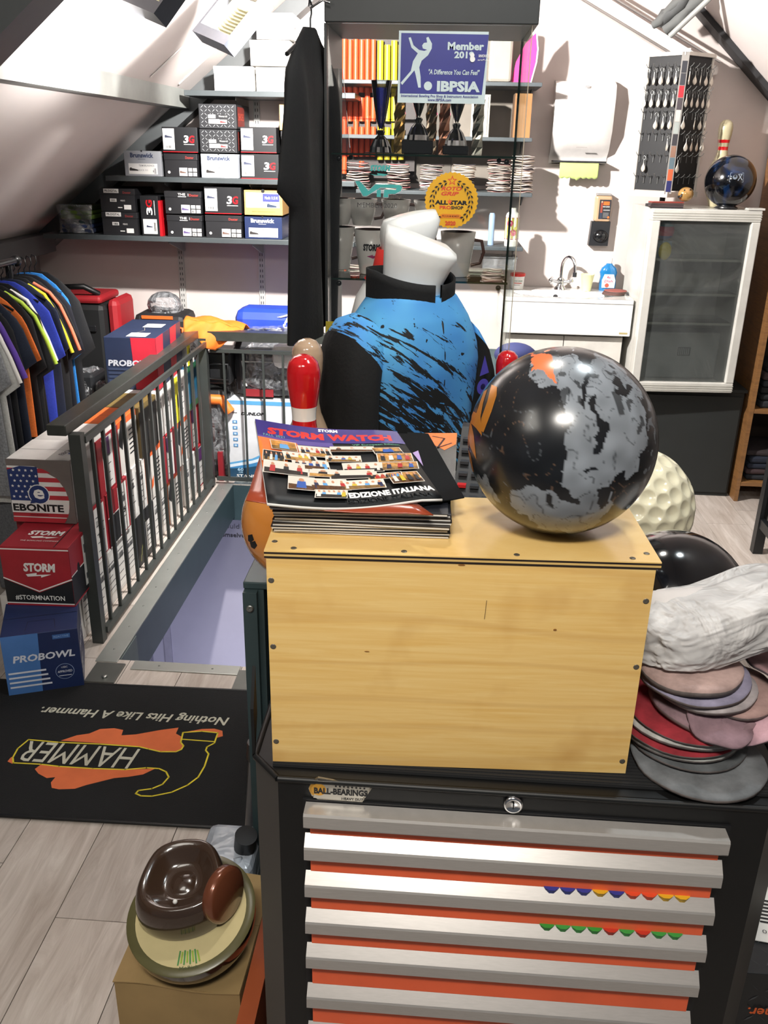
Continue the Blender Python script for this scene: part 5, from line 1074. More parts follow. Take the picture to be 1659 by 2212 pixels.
deco(t, plane((0, -d, 0), (1, 0, 0), (0, 0, 1)), [('t', 'ROTO', -.02, .42, .10, .022, C('#b9b9bb'), .02, 0, -90), ('t', 'GRIP', -.02, .30, .1, .022, C('#b0303a'), .02, 0, -90), ('r', .03, .2, .035, .5, C('#c9c9cb'))], 'printed_front')
t, w, d, h = bag('blue bag on a clear wrapped bag behind the back railing', -1.0, -.66, 4.2, 4.40, .70, .83, C('#2748b8', .6), bev=.045)
deco(t, plane((0, -d, 0), (1, 0, 0), (0, 0, 1)), [('t', 'STL', .10, .07, .07, .05, WHITE, .02, .2, 60), ('p', [(.04, .10), (.11, .12), (.12, .115), (.06, .098)], WHITE)], 'printed_front')
MB().grid(lambda s, u: (-w-.012+(2*w+.02)*s, -d-.008-.012*abs(noise.noise(V((s*9, u*7, 1)))), .0+(h*.55)*u*(1-.35*(1-s))), 24, 8, FILM, False).obj('film', t)
t, w, d, h = bag('black bags in shiny clear plastic stacked behind the back railing', -1.0, -.66, 4.17, 4.40, .42, .69, C('#2a2a2d', .6), film=True, bev=.03)
MB().tube([(-.11, -d-.006, .05), (-.13, -d-.006, .17), (.11, -d-.006, .17), (.12, -d-.006, .05)], .004, WHITE, 6).obj('piping', t)
MB().box((-.12, -d-.008, .0), (.02, -d-.001, .035), C('#8c2028', .6)).obj('red_panel', t)
t, w, d, h = bag('white and grey shoe bag right above the clear wrapped bags', -.80, -.67, 4.09, 4.16, .575, .69, C('#d8d6d2', .6), bev=.03)
t, w, d, h = bag('orange and black bag standing on the floor at the back railing corner', -1.20, -1.03, 4.12, 4.38, .001, .47, C('#191a1c', .5), bev=.04, film=True)
MB().tube([(-.06, -d-.004, h-.06), (.06, -d-.004, h-.06), (.10, -d-.004, h-.12)], .026, C('#f0792c', .5), 8).obj('orange_panel', t); MB().sph((-.02, -d+.01, .25), .06, C('#d85a22', .5), 16, 10, (.7, .5, 1.8)).obj('orange_panel', t)
t, w, d, h = bag('black case with a rectangular grip on top of the orange and black bag', -1.12, -1.0, 4.10, 4.30, .49, .64, C('#191a1c', .5), bev=.01)
MB().tube([(-.04, -d-.012, .03), (-.04, -d-.012, .10), (.05, -d-.012, .10), (.05, -d-.012, .03)], .007, BLACK, 6, True).obj('grip', t)
# fitness ball carton
t = T('fitness_ball_box', 'white and blue carton standing behind the back railing', 'box', (-.86, 4.19, .001)); w, h = .175, .405
MB().box((-w, -.06, 0), (w, .06, h), C('#d3d6da', .5), bev=.002).obj('carton', t); LB, DB = C('#5aa0d0', .5), C('#1b4664', .5)
deco(t, plane((0, -.06, 0), (1, 0, 0), (0, 0, 1)), [('r', -w, h-.02, w, h, LB), ('t', 'DUNLOP', -w*.28, h-.065, .115, .016, INK, .05, .25), ('l', [(-w*.85, h-.062), (-w*.72, h-.062)], .003, INK), ('c', .06, h*.45, (.09, .10), C('#c2c8d4')),
    ('p', [(-w, 0), (w, 0), (w, .19), (.05, .165), (-.06, .11), (-w, .085)], LB), ('p', [(-w, 0), (w, 0), (w, .15), (.05, .14), (-.06, .10), (-w, .075)], C('#d3e2ee')), ('p', [(-w, 0), (w, 0), (w, .13), (.05, .12), (-.06, .085), (-w, .06)], C('#3a82b8')), ('p', [(-w, 0), (w, 0), (w, .09), (0, .08), (-.1, .06), (-w, .055)], DB),
    ('t', 'STANDING', -.06, .018, .16, .016, WHITE, .02), ('t', '60', -w*.68, .052, .03, .016, C('#a9cbe0'), .02), ('t', 'CM', -w*.68, .037, .02, .008, C('#a9cbe0'), .02)] + [('r', -w*.85, h-.115-.03*i, -w*.72, h-.1-.03*i, C('#3a82b8')) for i in range(5)] + [('r', -w*.82, h-.112-.03*i, -w*.75, h-.103-.03*i, C('#b9cfe0')) for i in range(5)])
t = T('cardboard_carton', 'small red carton on the floor in the railing corner', 'box', (-1.07, 4.11, .001)); MB().box((-.012, -.02, 0), (.012, .05, .15), C('#8c1c26', .5)).obj('carton', t)
# orange cloth over the railing corner
t = T('orange_cloth', 'bright orange cloth draped over the railing corner', 'cloth', (-1.05, 4.1, .76)); O = t.location.copy()
pl = [(398, 690), (420, 684), (470, 690), (527, 711), (518, 728), (500, 735), (486, 748), (466, 762), (445, 735), (430, 722), (400, 727)]
OC = C('#f27a22', .75, bump=.3, scale=12, var=.15)
def cloth(s, u):
    a = at(397, 692, 4.02).lerp(at(526, 712, 4.10), s) + V((0, 0, .012*math.sin(s*3.1)+.004*math.sin(s*13)))
    bot = at(400, 727, 3.98).lerp(at(522, 722, 4.07), s); tip = max(0, 1-abs(s-.50)/.33)**.8
    b = bot + V((0, 0, -.078*tip-.004*math.sin(s*9)))
    p = a.lerp(b, u); p.y += -.018*math.sin(u*3.1)+.012*math.sin(s*17+u*5)*u - .0; p.z += .004*math.sin(s*23+u*9); return p - O
MB().grid(cloth, 30, 16, OC, True, .004).obj('front_fold', t)
def cloth2(s, u):
    a = at(397, 692, 4.02).lerp(at(526, 712, 4.10), s); p = a + V((.01*u, .12*u, .02*math.sin(u*3.1)+.006*math.sin(s*12+u*7)+.012*math.sin(s*3.1)-.02*u)); return p-O
MB().grid(cloth2, 26, 8, OC, True, .004).obj('top_fold', t)
t = T('shoe_box', 'open grey shoe box with two red names behind the hanging shirts', 'shoe box', (-1.88, 4.3, .72)); MB().box((-.085, -.1, 0), (.085, .1, .14), C('#6a6b6d', .5), bev=.002).obj('body', t)
deco(t, plane((0, -.1, 0), (1, 0, 0), (0, 0, 1)), [('t', 'Dexter', .03, .115, .07, .018, C('#b04a38'), .01), ('t', 'Dexter', .04, .045, .07, .018, C('#b04a38'), .01), ('r', -.085, .085, .085, .088, C('#3c3d40'))])
t = T('side_table', 'dark stand hidden behind the hanging shirts carrying the grey shoe box', 'stand', (-1.88, 4.3, 0)); MB().box((-.1, -.12, .001), (.08, .12, .719), C('#1b1c1e')).obj('body', t)
# ================================================================ sink
CER = C('#d9d9d6', .12, var=.02, coat=.4)
t = T('wash_basin', 'white ceramic wash basin with deep front on the back wall', 'sink', (.56, 4.32, .80)); O = t.location.copy()
L0, L1, F0, B0, ZT_ = .262-O.x, .853-O.x, 4.15-O.y, 4.495-O.y, .937-O.z
def basin(s, u):
    x, y = L0+(L1-L0)*s, F0+(B0-F0)*u; ex, ey = (x+.01)/.225, (y+.035)/.105; q = ex*ex+ey*ey; dz = -.075*max(0, 1-q)**.45
    return (x, y, ZT_+dz+(.012 if u > .86 else 0)*0)
MB().grid(basin, 56, 34, CER).obj('bowl', t)
a = MB(); a.box((L0, F0, -.028), (L1, F0+.012, ZT_-.0005), CER, bev=.003); a.box((L0, F0+.012, -.02), (L0+.01, B0, ZT_-.0005), CER); a.box((L1-.01, F0+.012, -.02), (L1, B0, ZT_-.0005), CER); a.box((L0, F0-.001, ZT_-.022), (L1, F0+.001, ZT_-.0195), C('#77736e')); a.obj('apron', t)
deco(t, plane((0, F0, 0), (1, 0, 0), (0, 0, 1)), [('r', L1-.05, -.018, L1-.012, -.010, C('#a89a6a'))], 'maker_badge')
MB().lathe([(.012, 0), (.010, .002), (.0005, .0)], C('#4a4c4e', .3, .8), 16, Matrix.Translation((-.035, .038, ZT_-.025)) @ Matrix.Rotation(.9, 4, 'X')).obj('overflow', t)
t = T('vanity_cupboard', 'pale two door cupboard under the wash basin', 'cupboard', (.56, 4.34, 0)); VC = C('#c9c5bd', .5)
MB().box((-.27, -.14, .001), (.27, .15, .769), VC).obj('body', t)
for s in (-1, 1): d_ = MB().box((min(s*.002, s*.268), -.158, .03), (max(s*.002, s*.268), -.141, .76), VC, bev=.001).obj('door', t); MB().lathe([(.006, 0), (.006, .012), (.011, .018), (.009, .024), (.0005, .025)], C('#d0ccc4'), 14, Matrix.Translation((s*.06, -.1585, .66)) @ RX).obj('knob', d_)
# faucet
p0 = at(1210, 618, 4.43); t = T('faucet', 'chrome mixer tap with curved spout and two cross handles', 'faucet', (p0.x, 4.43, .9375)); 
MB().lathe([(.028, 0), (.026, .008), (.016, .02), (.014, .035), (.018, .045), (.012, .055)], CHROME, 20).obj('body', t)
MB().tube([(0, 0, .05), (0, 0, .10)] + [(.028-.028*math.cos(a), -.02+.0*a-.028+.028*math.cos(a)+.02, .10+.055*math.sin(a)) for a in [q*math.pi/8 for q in range(1, 8)]] + [(.056, -.056, .085)], .0075, CHROME, 10).obj('spout', t)
MB().cyl((.056, -.056, .087), (.056, -.056, .066), .010, C('#2c2d30', .3), 12).obj('aerator', t)
for s in (-1, 1):
    MB().cyl((s*.012, 0, .035), (s*.042, -.01, .040), .008, CHROME, 10).obj('valve', t); h = MB()
    for q in range(4): a_ = q*math.pi/2+.5; h.cyl((s*.046, -.011, .042), (s*.046+.002, -.011+.02*math.cos(a_), .042+.02*math.sin(a_)), .005, CHROME, 8)
    h.sph((s*.048, -.011, .042), .011, CHROME, 12, 8); h.obj('cross_handle', t)
def on_sink(u, v, Y=4.40): return at(u, v, Y).x, Y
ZB = .9378
x, y = on_sink(1117, 615); t = T('tub', 'white tub with red lid on the left of the basin', 'tub', (x, y, ZB)); MB().lathe([(.030, 0), (.033, .055), (.033, .06)], WHITE, 24).obj('tub', t); MB().lathe([(.036, .0602), (.036, .072), (.033, .074)], C('#d02a22', .35), 24).obj('lid', t)
deco(t, lambda a, b, k: V((.0325*math.sin(a/.0325), -.0325*math.cos(a/.0325), b)) + V((0, -.001-k, 0)), [('t', 'HAND CREAM', 0, .04, .045, .006, C('#3a6a4a'), .01), ('r', -.02, .028, .02, .031, C('#c23a2a')), ('r', -.02, .02, .01, .022, TX)], 'printed_label')
x, y = on_sink(1267, 618); t = T('paper_cup', 'pale yellow paper cup behind the basin', 'cup', (x, y, ZB)); MB().lathe([(.021, 0), (.031, .075), (.033, .077), (.030, .077), (.020, .004), (.0005, .004)], C('#dfe0a8', .6), 24, cap=False).obj('cup', t)
x, y = on_sink(1312, 610, 4.44); t = T('soap_bottle', 'blue dish soap bottle with white cap beside the fridge', 'bottle', (x, y, ZB))
DS = C('#1c6fa8', .15, coat=.5)
MB().loft([ring(0, 0, z, a, b, 28, 2.6) for z, a, b in ((0, .038, .022), (.03, .041, .024), (.065, .037, .022), (.085, .042, .024), (.105, .034, .02), (.12, .016, .014), (.126, .013, .012))], DS).obj('bottle', t); MB().lathe([(.012, .1265), (.012, .147), (.010, .149)], WHITE, 16).obj('cap', t)
deco(t, plane((0, -.0265, 0), (1, 0, 0), (0, 0, 1)), [('p', [(-.03, .015), (.03, .015), (.032, .05), (.022, .078), (-.022, .078), (-.032, .05)], C('#b9d6e4')), ('t', '4x', 0, .064, .018, .014, C('#c03a4a'), .02), ('t', 'Dish', 0, .046, .04, .012, C('#c03a4a'), .02, .2), ('c', -.006, .026, .01, C('#d0503a'))], 'printed_label')
def pad(lab, c, r, th, colr, rx=0, ry=0, rz=0, grp=None, wob=.0, edge=None, name='sanding_pad', sc=(1, 1)):
    t = T(name, lab, 'sanding pad', c, rot=(rx, ry, rz), group=grp); m = MB(); n = 40; sd = random.Random(int(c[2]*1e4)).uniform(0, 9)
    def R(k, f, z): return [(f*r*sc[0]*math.cos(2*math.pi*j/n)*(1+.01*math.sin(5*j)), f*r*sc[1]*math.sin(2*math.pi*j/n), z + wob*math.sin(2*math.pi*j/n*2+sd)*f*f + wob*.5*math.sin(2*math.pi*j/n*5+sd)*f*f) for j in range(n)]
    m.loft([R(0, .01, 0), R(0, .6, 0), R(0, 1, 0), R(0, 1, th*.5)], edge or C('#6a6460', .9), False); m.loft([R(0, 1, th*.5), R(0, .985, th), R(0, .6, th), R(0, .01, th)], colr, False); m.obj('disc', t); return t
x, y = atz(1314, 622, ZB+.01).x, 4.36; zq = ZB
for i in range(4): pad(f'dark red sanding disc on the basin corner, {["lowest", "second", "third", "topmost"][i]} of four', (x+.003*i, 4.30, zq+.0004), .052, .0045, C(['#5a3a34', '#6a3a34', '#5a302c', '#8c4a42'][i], .9), rz=i); zq += .0052
# ================================================================ towel dispenser, soap dispenser
pa = at(1262, 265, 4.4); t = T('towel_dispenser', 'white wall paper towel dispenser with green paper hanging out', 'dispenser', (.585, 4.499, 1.50)); TD = C('#d4cfcb', .35, coat=.3)
sec = [(-.0, .0), (.03, -.003), (.06, -.03), (.14, -.055), (.28, -.06), (.33, -.05), (.345, -.02), (.35, 0)]
m = MB(); rg = []
for i in range(9):
    s = -1+i/4; e = 1-.16*abs(s)**6; w_ = .133*s; low = .008*(1-abs(s)**2)
    rg.append([(w_*(1+.02*0)+.0, 1.75*y_*e, z+(low if z < .02 else 0)) for z, y_ in sec] + [(w_, 0, .0)])
m.loft(rg, TD, True, True, True); m.obj('cover', t)
MB().box((-.12, -.092, .008), (.12, -.01, .014), INK).obj('slot', t)
deco(t, plane((0, -.1055, 0), (1, 0, 0), (0, 0, 1)), [('r', -.025, .02+.05, .025, .073, C('#8a8480')), ('r', -.009, .335-.02, .009, .325, C('#8f8f8f'))], 'latch_mark')
GP_ = C('#b6c878', .8)
def paper(s, u): return (-.088+.176*s, -.085-.004*math.sin(u*3), .006-.062*u-(.006*abs(math.sin(s*22))*(u > .9))-(.010*(u > .95)*max(0, 1-abs(s-.45)*12)))
MB().grid(paper, 40, 10, GP_, True, .0008).obj('paper_towel', t)
t = T('soap_dispenser', 'wall hand cleaner dispenser with orange labelled cartridge', 'dispenser', (at(1308, 440, 4.4).x, 4.499, at(1308, 480, 4.42).z)); 
MB().box((-.038, -.055, .0), (.038, -.002, .115), C('#b89878', .3, var=.03, coat=.3), bev=.010).obj('cartridge', t); MB().box((-.034, -.05, .1151), (.034, -.006, .124), C('#8f8c8a', .5), bev=.003).obj('cartridge_top', t)
MB().prism([(-.05, -.11), (.04, -.11), (.042, .0), (-.045, .0)], (0, -.045, 0), (1, 0, 0), (0, 0, 1), (0, .044, 0), C('#202124', .4)).obj('holder', t); MB().sph((0, -.045, -.065), .036, C('#131416', .2), 20, 12, (.95, .7, .8)).obj('push_lever', t)
deco(t, plane((0, -.0556, 0), (1, 0, 0), (0, 0, 1)), [('r', -.02, .012, .034, .098, C('#26272b')), ('t', 'KEVIN PRO', .008, .083, .03, .008, ORG, .03) if False else ('r', -.002, .074, .026, .09, ORG), ('t', 'HAND CLEANER', .012, .067, .032, .005, WHITE, .02), ('c', -.009, .088, .004, C('#c9a080')), ('r', -.014, .04, -.004, .084, C('#8a3a2a')), ('r', -.014, .014, -.004, .04, C('#2a3448')), ('r', .0, .05, .03, .054, C('#9a9a9a'))] + [('r', .0, .02+.006*i, .026, .022+.006*i, C('#8a8a8a')) for i in range(4)] + [('c', .026, .02, .005, ORG)], 'printed_label')
# ================================================================ wall shelves behind the glass cabinet
GS = C('#3f4548', .5)
WZ = [at(1150, 178, 4.2).z, at(1150, 298, 4.2).z, at(1150, 418, 4.2).z, at(1130, 535, 4.2).z]
for i, z in enumerate(WZ):
    t = T('wall_shelf', ['uppermost grey wall shelf right of the cabinet, with pink card', 'second grey wall shelf from the top, right of the cabinet', 'third grey wall shelf carrying the pads', 'lowest grey wall shelf with the white bottle'][i], 'shelf', (-.09, 4.35, z)); x1 = (.465, .44, .455, .43)[i]-.0
    x1 = at((1172, 1150, 1150, 1130)[i], (178, 298, 418, 535)[i], 4.2).x+.09
    MB().box((-.42, -.15, -.016), (x1, .145, 0), GS, bev=.002).obj('board', t); MB().prism([(0, 0), (-.14, 0), (-.0, -.05)], (x1-.03, .144, -.0165), (0, 1, 0), (0, 0, 1), (.006, 0, 0), GS).obj('bracket', t)
PK = C('#e02a78', .5)
t = T('pink_card', 'bright pink curved card on the uppermost wall shelf', 'card', (at(1130, 170, 4.25).x, 4.25, WZ[0]+.0005)); MB().prism([(-.05, 0), (.03, 0), (.048, .08), (.05, .13), (.04, .19), (.0, .15), (-.035, .08)], (0, 0, 0), (1, 0, 0), (0, 0, 1), (0, .012, 0), PK).obj('card', t); MB().prism([(.031, 0), (.036, 0), (.054, .08), (.056, .13), (.0445, .195), (.0405, .19), (.0505, .13), (.0485, .08)], (0, -.001, 0), (1, 0, 0), (0, 0, 1), (0, .014, 0), WHITE).obj('white_edge', t)
for a_, b_, c_, lab in ((-.54, .0, '#5f5850', 'dark taupe wall board behind the left half of the display cabinet'), (.004, .30, '#7d746a', 'taupe wall board behind the right half of the display cabinet')): t = T('back_board', lab, 'board', ((a_+b_)/2, 4.4975, 1.40)); MB().box((a_-(a_+b_)/2, -.008, 0), (b_-(a_+b_)/2, 0, .66), C(c_, .7)).obj('board', t)  # boards added to darken the bright wall seen through the cabinet
t = T('clear_case', 'clear plastic dispenser standing on the second wall shelf behind the cabinet', 'dispenser', (at(1035, 290, 4.3).x, 4.3, WZ[1]+.0005)); MB().box((-.04, -.03, 0), (.04, .03, .17), TRQ := C('#a39c90', .3)).obj('case', t)
for q in range(4): MB().box((-.034+q*.018, -.034, .01), (-.024+q*.018, -.0305, .16), C('#cfcabe', .3)).obj('chute', t)
t = T('brown_carton', 'brown cardboard carton on the second wall shelf', 'box', (at(1128, 290, 4.3).x, 4.3, WZ[1]+.0005)); MB().box((-.045, -.06, 0), (.028, .06, .175), C('#8a5f34', .7)).obj('carton', t); MB().box((-.0465, -.0615, 0), (-.0455, .06, .175), C('#6b5340')).obj('flap', t)
t = T('grey_case', 'grey plastic case behind the right half of the blue sticker', 'box', (at(1078, 160, 4.3).x, 4.3, WZ[0]+.0005)); MB().box((-.05, -.08, 0), (.05, .08, .21), C('#8d867c', .5), bev=.012).obj('case', t)
STK = ['#4a3a3a', '#b8a090', '#7a4a48', '#cbb8a8', '#3a3336', '#d8ccc4', '#8c4a4c']
for si, (u, n, lab) in enumerate(((1125, 17, 'the rightmost wall shelf pile'), (1076, 15, 'the pile second from right'), (1000, 12, 'the third pile from right'), (930, 12, 'the fourth pile from right'), (860, 12, 'the fifth pile from right'), (775, 12, 'the leftmost wall shelf pile'))):
    z = WZ[2]+.0005; r = random.Random(si)
    for i in range(n):
        th = r.uniform(.004, .0075); pad(f'abrasive pad, {["lowest", "second", "third", "fourth", "fifth", "sixth", "seventh", "eighth", "ninth", "tenth", "eleventh", "twelfth", "thirteenth", "fourteenth", "fifteenth", "sixteenth", "topmost"][i]} from the bottom of {lab}', (at(u, 400, 4.3).x+r.uniform(-.006, .006), 4.3+r.uniform(-.005, .005), z), .052, th*.55, C(r.choice(STK), .9), rz=r.uniform(0, 3), grp=f'pads of {lab}', wob=.002, edge=C(r.choice(['#c9b8ac', '#d8cdc4', '#6a4a48', '#cbbcae']), .9)); z += th+.0035
t = T('bottle', 'white bottle with yellow and red label on the lowest wall shelf', 'bottle', (at(1104, 520, 4.26).x, 4.26, WZ[3]+.0005)); MB().lathe([(.030, 0), (.031, .01), (.031, .13), (.027, .142), (.015, .150), (.015, .165)], C('#d2cfc6', .35), 24).obj('bottle', t)
deco(t, lambda a, b, k: V(((.0315+k)*math.sin(a/.0315), -(.0315+k)*math.cos(a/.0315), b)), [('r', -.045, .035, .045, .122, C('#9c9430', .4)), ('r', -.045, .122, .045, .125, C('#8c1c2a')), ('r', -.045, .03, .045, .034, C('#8c1c2a')), ('c', -.012, .10, .014, C('#8c1c3a')), ('c', .004, .06, .014, C('#a0304a')), ('c', -.014, .055, .01, C('#c9c060')), ('c', .014, .078, .008, C('#c9c060'))], 'printed_label')
t = T('bottle', 'small blue and white tube left of the labelled bottle', 'bottle', (at(1060, 520, 4.28).x, 4.28, WZ[3]+.0005)); MB().lathe([(.014, 0), (.014, .13), (.010, .14)], C('#8fa6c4', .3), 16).obj('tube', t)
t = T('plastic_tray', 'clear plastic tray hanging below the lowest wall shelf', 'tray', (at(1085, 560, 4.3).x, 4.3, WZ[3]-.105)); tr = MB()
TRM = glassy('clear_plastic', (.9, .92, .92), .9, .1, milk=('#d8dadc', .1, .3, 9.))
for a, b in (((-.09, -.07, 0), (.05, .07, .003)), ((-.09, -.073, .003), (.06, -.07, .055)), ((.05, -.07, .003), (.053, .07, .055)), ((-.093, -.07, .003), (-.09, .07, .055)), ((-.1, -.08, .055), (.065, .08, .058))): tr.box(a, b, TRM)
tr.obj('tray', t)
# finger insert tubes in rows on the wall behind the cabinet
for tier, (v0, v1) in enumerate(((80, 200), (205, 262), (268, 338), (342, 375))):
    for i in range(6):
        u = 744+i*12.5; v = v0+(6 if i % 2 else -6)+(-12 if i == 4 else 0)
        if tier == 3 and i not in (0, 3): continue
        a, b = at(u, v, 4.42), at(u-1, v1, 4.42)
        t = T('insert_tube', f'orange insert tube, {["first", "second", "third", "fourth", "fifth", "sixth"][i]} from the left in the {["top", "second", "third", "lowest"][tier]} tier', 'tube', b, group='orange insert tubes'); MB().cyl((0, 0, 0), (a-b)[:], .0125, C('#e8542a', .4), 10).obj('tube', t)
for tier, (v0, v1) in enumerate(((92, 200), (205, 262), (270, 345))):
    for i in range(4):
        u = 822+i*15; v = v0+(5 if i % 2 else -4); a, b = at(u, v, 4.42), at(u-1, v1, 4.42)
        t = T('insert_tube', f'yellow insert tube, {["first", "second", "third", "fourth"][i]} from the left in the {["top", "second", "third"][tier]} tier', 'tube', b, group='yellow insert tubes'); MB().cyl((0, 0, 0), (a-b)[:], .014, C('#c8b828' if tier < 2 else '#a89a20', .4), 10).obj('tube', t)
t = T('tube_rack', 'dark backing rack that holds the orange and yellow tubes', 'rack', (-.36, 4.47, 1.42)); MB().box((-.17, -.02, 0), (.19, .02, .62), C('#3a3230', .6)).obj('panel', t)
for z in (.03, .25, .38): MB().box((-.17, -.068, z), (.19, -.021, z+.004), glassy('rack_lip', (.8, .8, .8))).obj('lip', t)
# ================================================================ fridge with black cupboard
FR, FRG = C('#c4c2bb', .35, coat=.2), C('#a9a79e', .4)
fy = 4.06; t = T('black_cupboard', 'matt black cupboard carrying the small fridge', 'cupboard', (1.14, 4.30, 0)); BC2 = C('#1c1f1e', .7)
a = at(1612, 846, 4.14); MB().box((-.33, -.115, .001), (.285, .19, .52), BC2, bev=.002).obj('body', t); MB().box((-.34, -.125, .5205), (.295, .195, .535), BC2, bev=.002).obj('top', t); MB().box((-.32, -.1225, .02), (.275, -.1165, .50), BC2, bev=.001).obj('door', t)
t = T('glass_door_fridge', 'small white fridge with a glass door standing on the black cupboard', 'fridge', (1.105, 4.09, .5365), 4); w, d, h = .235, .34, .80
PXm = at(1370, 815, 4.06)
f = MB()
for a, b in (((-w, .05, .02), (-w+.02, d, h-.02)), ((w-.02, .05, .02), (w, d, h-.02)), ((-w, .05, 0), (w, d, .02)), ((-w, .05, h-.02), (w, d, h)), ((-w+.02, d-.02, .02), (w-.02, d, h-.02))): f.box(a, b, FR)
f.obj('body', t)
dr = MB()
for a, b in (((-w, 0, .0), (w, .048, .045)), ((-w, 0, h-.05), (w, .048, h-.001)), ((-w, 0, .045), (-w+.038, .048, h-.05)), ((w-.038, 0, .045), (w, .048, h-.05))): dr.box(a, b, FR, bev=.004)
for z in (.008, .018, .028): dr.box((-w, -.0015, z), (w, 0, z+.004), FRG)
for z in (h-.04, h-.03, h-.02): dr.box((-w, -.0015, z), (w, 0, z+.004), FRG)
fd = dr.obj('door_frame', t); MB().box((-w+.037, .020, .046), (w-.037, .026, h-.052), glassy('fridge_glass', (.90, .92, .91), 1.0, .03, milk=('#a9adac', .06, .14, 3.), ior=1.5)).obj('door_glass', t)  # pale noise mixed into the pane stands in for a milky reflection
for z in (.30, .43, .58): sh = MB(); sh.box((-w+.021, .07, z), (w-.021, d-.03, z+.004), glassy('fridge_shelf', (.85, .88, .88))); sh.box((-w+.021, .064, z-.003), (w-.021, .0695, z+.007), C('#a9a99f', .4)); sh.obj('shelf', t)
MB().box((-w+.07, .19, .021), (w-.021, d-.021, .24), C('#a8aaa9', .5), bev=.008).obj('compressor_step', t); deco(t, plane((.05, .1895, .15), (1, 0, 0), (0, 0, 1)), [('r', -.03, -.02, .03, .02, C('#3a3c3e'))] + [('r', -.027+.009*i, -.017, -.021+.009*i, .017, C('#a0a2a2')) for i in range(6)], 'grille')
MB().box((.17, -.004, h), (w+.006, .045, h+.008), C('#c4c2bb')).obj('hinge', t)
t2 = T('squeeze_bottle', 'small yellow lemon shaped bottle inside the fridge at its upper left', 'bottle', at(1434, 560, 4.13)); t2.location.z = .5365+.585; MB().sph((0, 0, .035), .035, C('#d8c832', .6), 16, 10, (.8, .5, 1.1)).obj('bottle', t2)
t2 = T('toy_ball', 'small red and blue striped ball in the top left corner of the fridge', 'ball', at(1440, 475, 4.2)); t2.location.z = .5365+.585
MB().lathe([(.04*math.sin(q*math.pi/12), .115-.04*math.cos(q*math.pi/12)) for q in range(13)], None, 24, mfun=lambda i: [C('#3a6aa8', .4), C('#c0405a', .4), C('#3a9ab0', .4)][i//4]).obj('ball', t2); MB().box((-.03, -.03, 0), (.03, .03, .074), C('#8fa0a8', .4)).obj('holder', t2)
# --- on the fridge
ZF = .5365+.80+.0005
t = T('keychain_stand', 'triangular black keyring display stand on the fridge', 'display stand', (.955, 4.20, ZF+.055)); ST, SD = C('#c9c3ba', .4), C('#040508', .6)
A, B, Cc = V((-.145, .055, 0)), V((-.022, -.06, 0)), V((.12, .05, 0)); hh = .535
lean = V((.018, .0, 0))
for P0, P1, nm in ((A, B, 'left_panel'), (B, Cc, 'right_panel')):
    dxy = (P1-P0).normalized(); nrm = V((dxy.y, -dxy.x, 0)); 
    m = MB(); m.prism([(0, .012), ((P1-P0).length, .012), ((P1-P0).length, hh), (0, hh)], P0, dxy, (0, 0, 1), -nrm*.006, SD); pn = m.obj(nm, t)
    for e_ in (P0, P1): MB().cyl(e_+V((0, 0, .0)), e_+V((0, 0, hh+.005)), .0065, ST, 8).obj('edge_post', pn)
    MB().prism([(-.008, hh+.0), ((P1-P0).length+.008, hh+.0), ((P1-P0).length+.008, hh+.014), (-.008, hh+.014)], P0, dxy, (0, 0, 1), nrm*.01, ST).obj('top_bar', pn); MB().prism([(-.012, -.014), ((P1-P0).length+.008, -.014), ((P1-P0).length+.008, .008), (-.012, .008)], P0, dxy, (0, 0, 1), nrm*.012, ST).obj('bottom_bar', pn)
    side = 0 if 'left' in nm else 1
    full = [[1, 1, 1, 1, 1], [1, 1, 1, 1, 1], [0, 0, 1, 1, 1], [0, 0, 0, 0, 1], [0, 1, 0, 0, 0], [0]*5] if side == 0 else [[1, 1, 1, 1, 1], [1, 1, 1, 1, 1], [1, 0, 1, 1, 1], [0, 1, 1, 1, 1], [1, 0, 0, 0, 0], [0]*5]
    for r in range(6):
        for k in range(5):
            L_ = (P1-P0).length; b_ = P0 + dxy*(L_*(k+.5)/5) + V((0, 0, hh-.04-r*.085)); tip = b_ + nrm*.032 + V((0, 0, .004))
            MB().tube([b_+nrm*.001, b_+nrm*.02+V((0, 0, -.004)), tip, tip+nrm*.005+V((0, 0, .007))], .0014, STEEL, 5).obj('hook', t)
            MB().cyl(b_+nrm*.006+V((0, 0, -.004)), b_+nrm*.006+V((0, 0, -.03)), .0011, STEEL, 5).obj('hook_stem', t)
            if full[r][k]:
                wp = t.location + b_ + nrm*.022 + V((0, 0, -.006)); q = T('keychain', f'silver teardrop keyring, {["first", "second", "third", "fourth", "fifth"][k]} hook, {["top", "second", "third", "fourth", "fifth"][r]} row, {"left" if side == 0 else "right"} panel', 'keyring', wp, math.degrees(math.atan2(dxy.y, dxy.x))+random.Random(r*9+k).uniform(-35, 35), group=f'keyrings, row {["one", "two", "three", "four", "five"][r]}, {"left" if side == 0 else "right"} panel')
                MB().tube([(.0065*math.cos(a_), 0, -.006+.0075*math.sin(a_)) for a_ in [j*math.pi/6 for j in range(12)]], .0011, STEEL, 5, True).obj('ring', q)
                MB().cyl((0, 0, -.014), (0, 0, -.026), .0022, STEEL, 6).obj('chain', q)
                MB().loft([ring(0, 0, 0, a_, .0022, 16, 2) for a_ in ()] or [[(w_*math.cos(j*math.pi/8), .0022*math.sin(j*math.pi/8), -.026-z_) for j in range(16)] for z_, w_ in ((0, .001), (.006, .003), (.013, .0065), (.020, .009), (.027, .0095), (.033, .007), (.037, .001))], C('#c9c1b4', .3, .55), True).obj('charm', q)
m = MB(); m.box((-.036, -.07, .0), (-.006, -.0675, hh+.01), C('#8f8c88', .4)); m.obj('front_column', t)
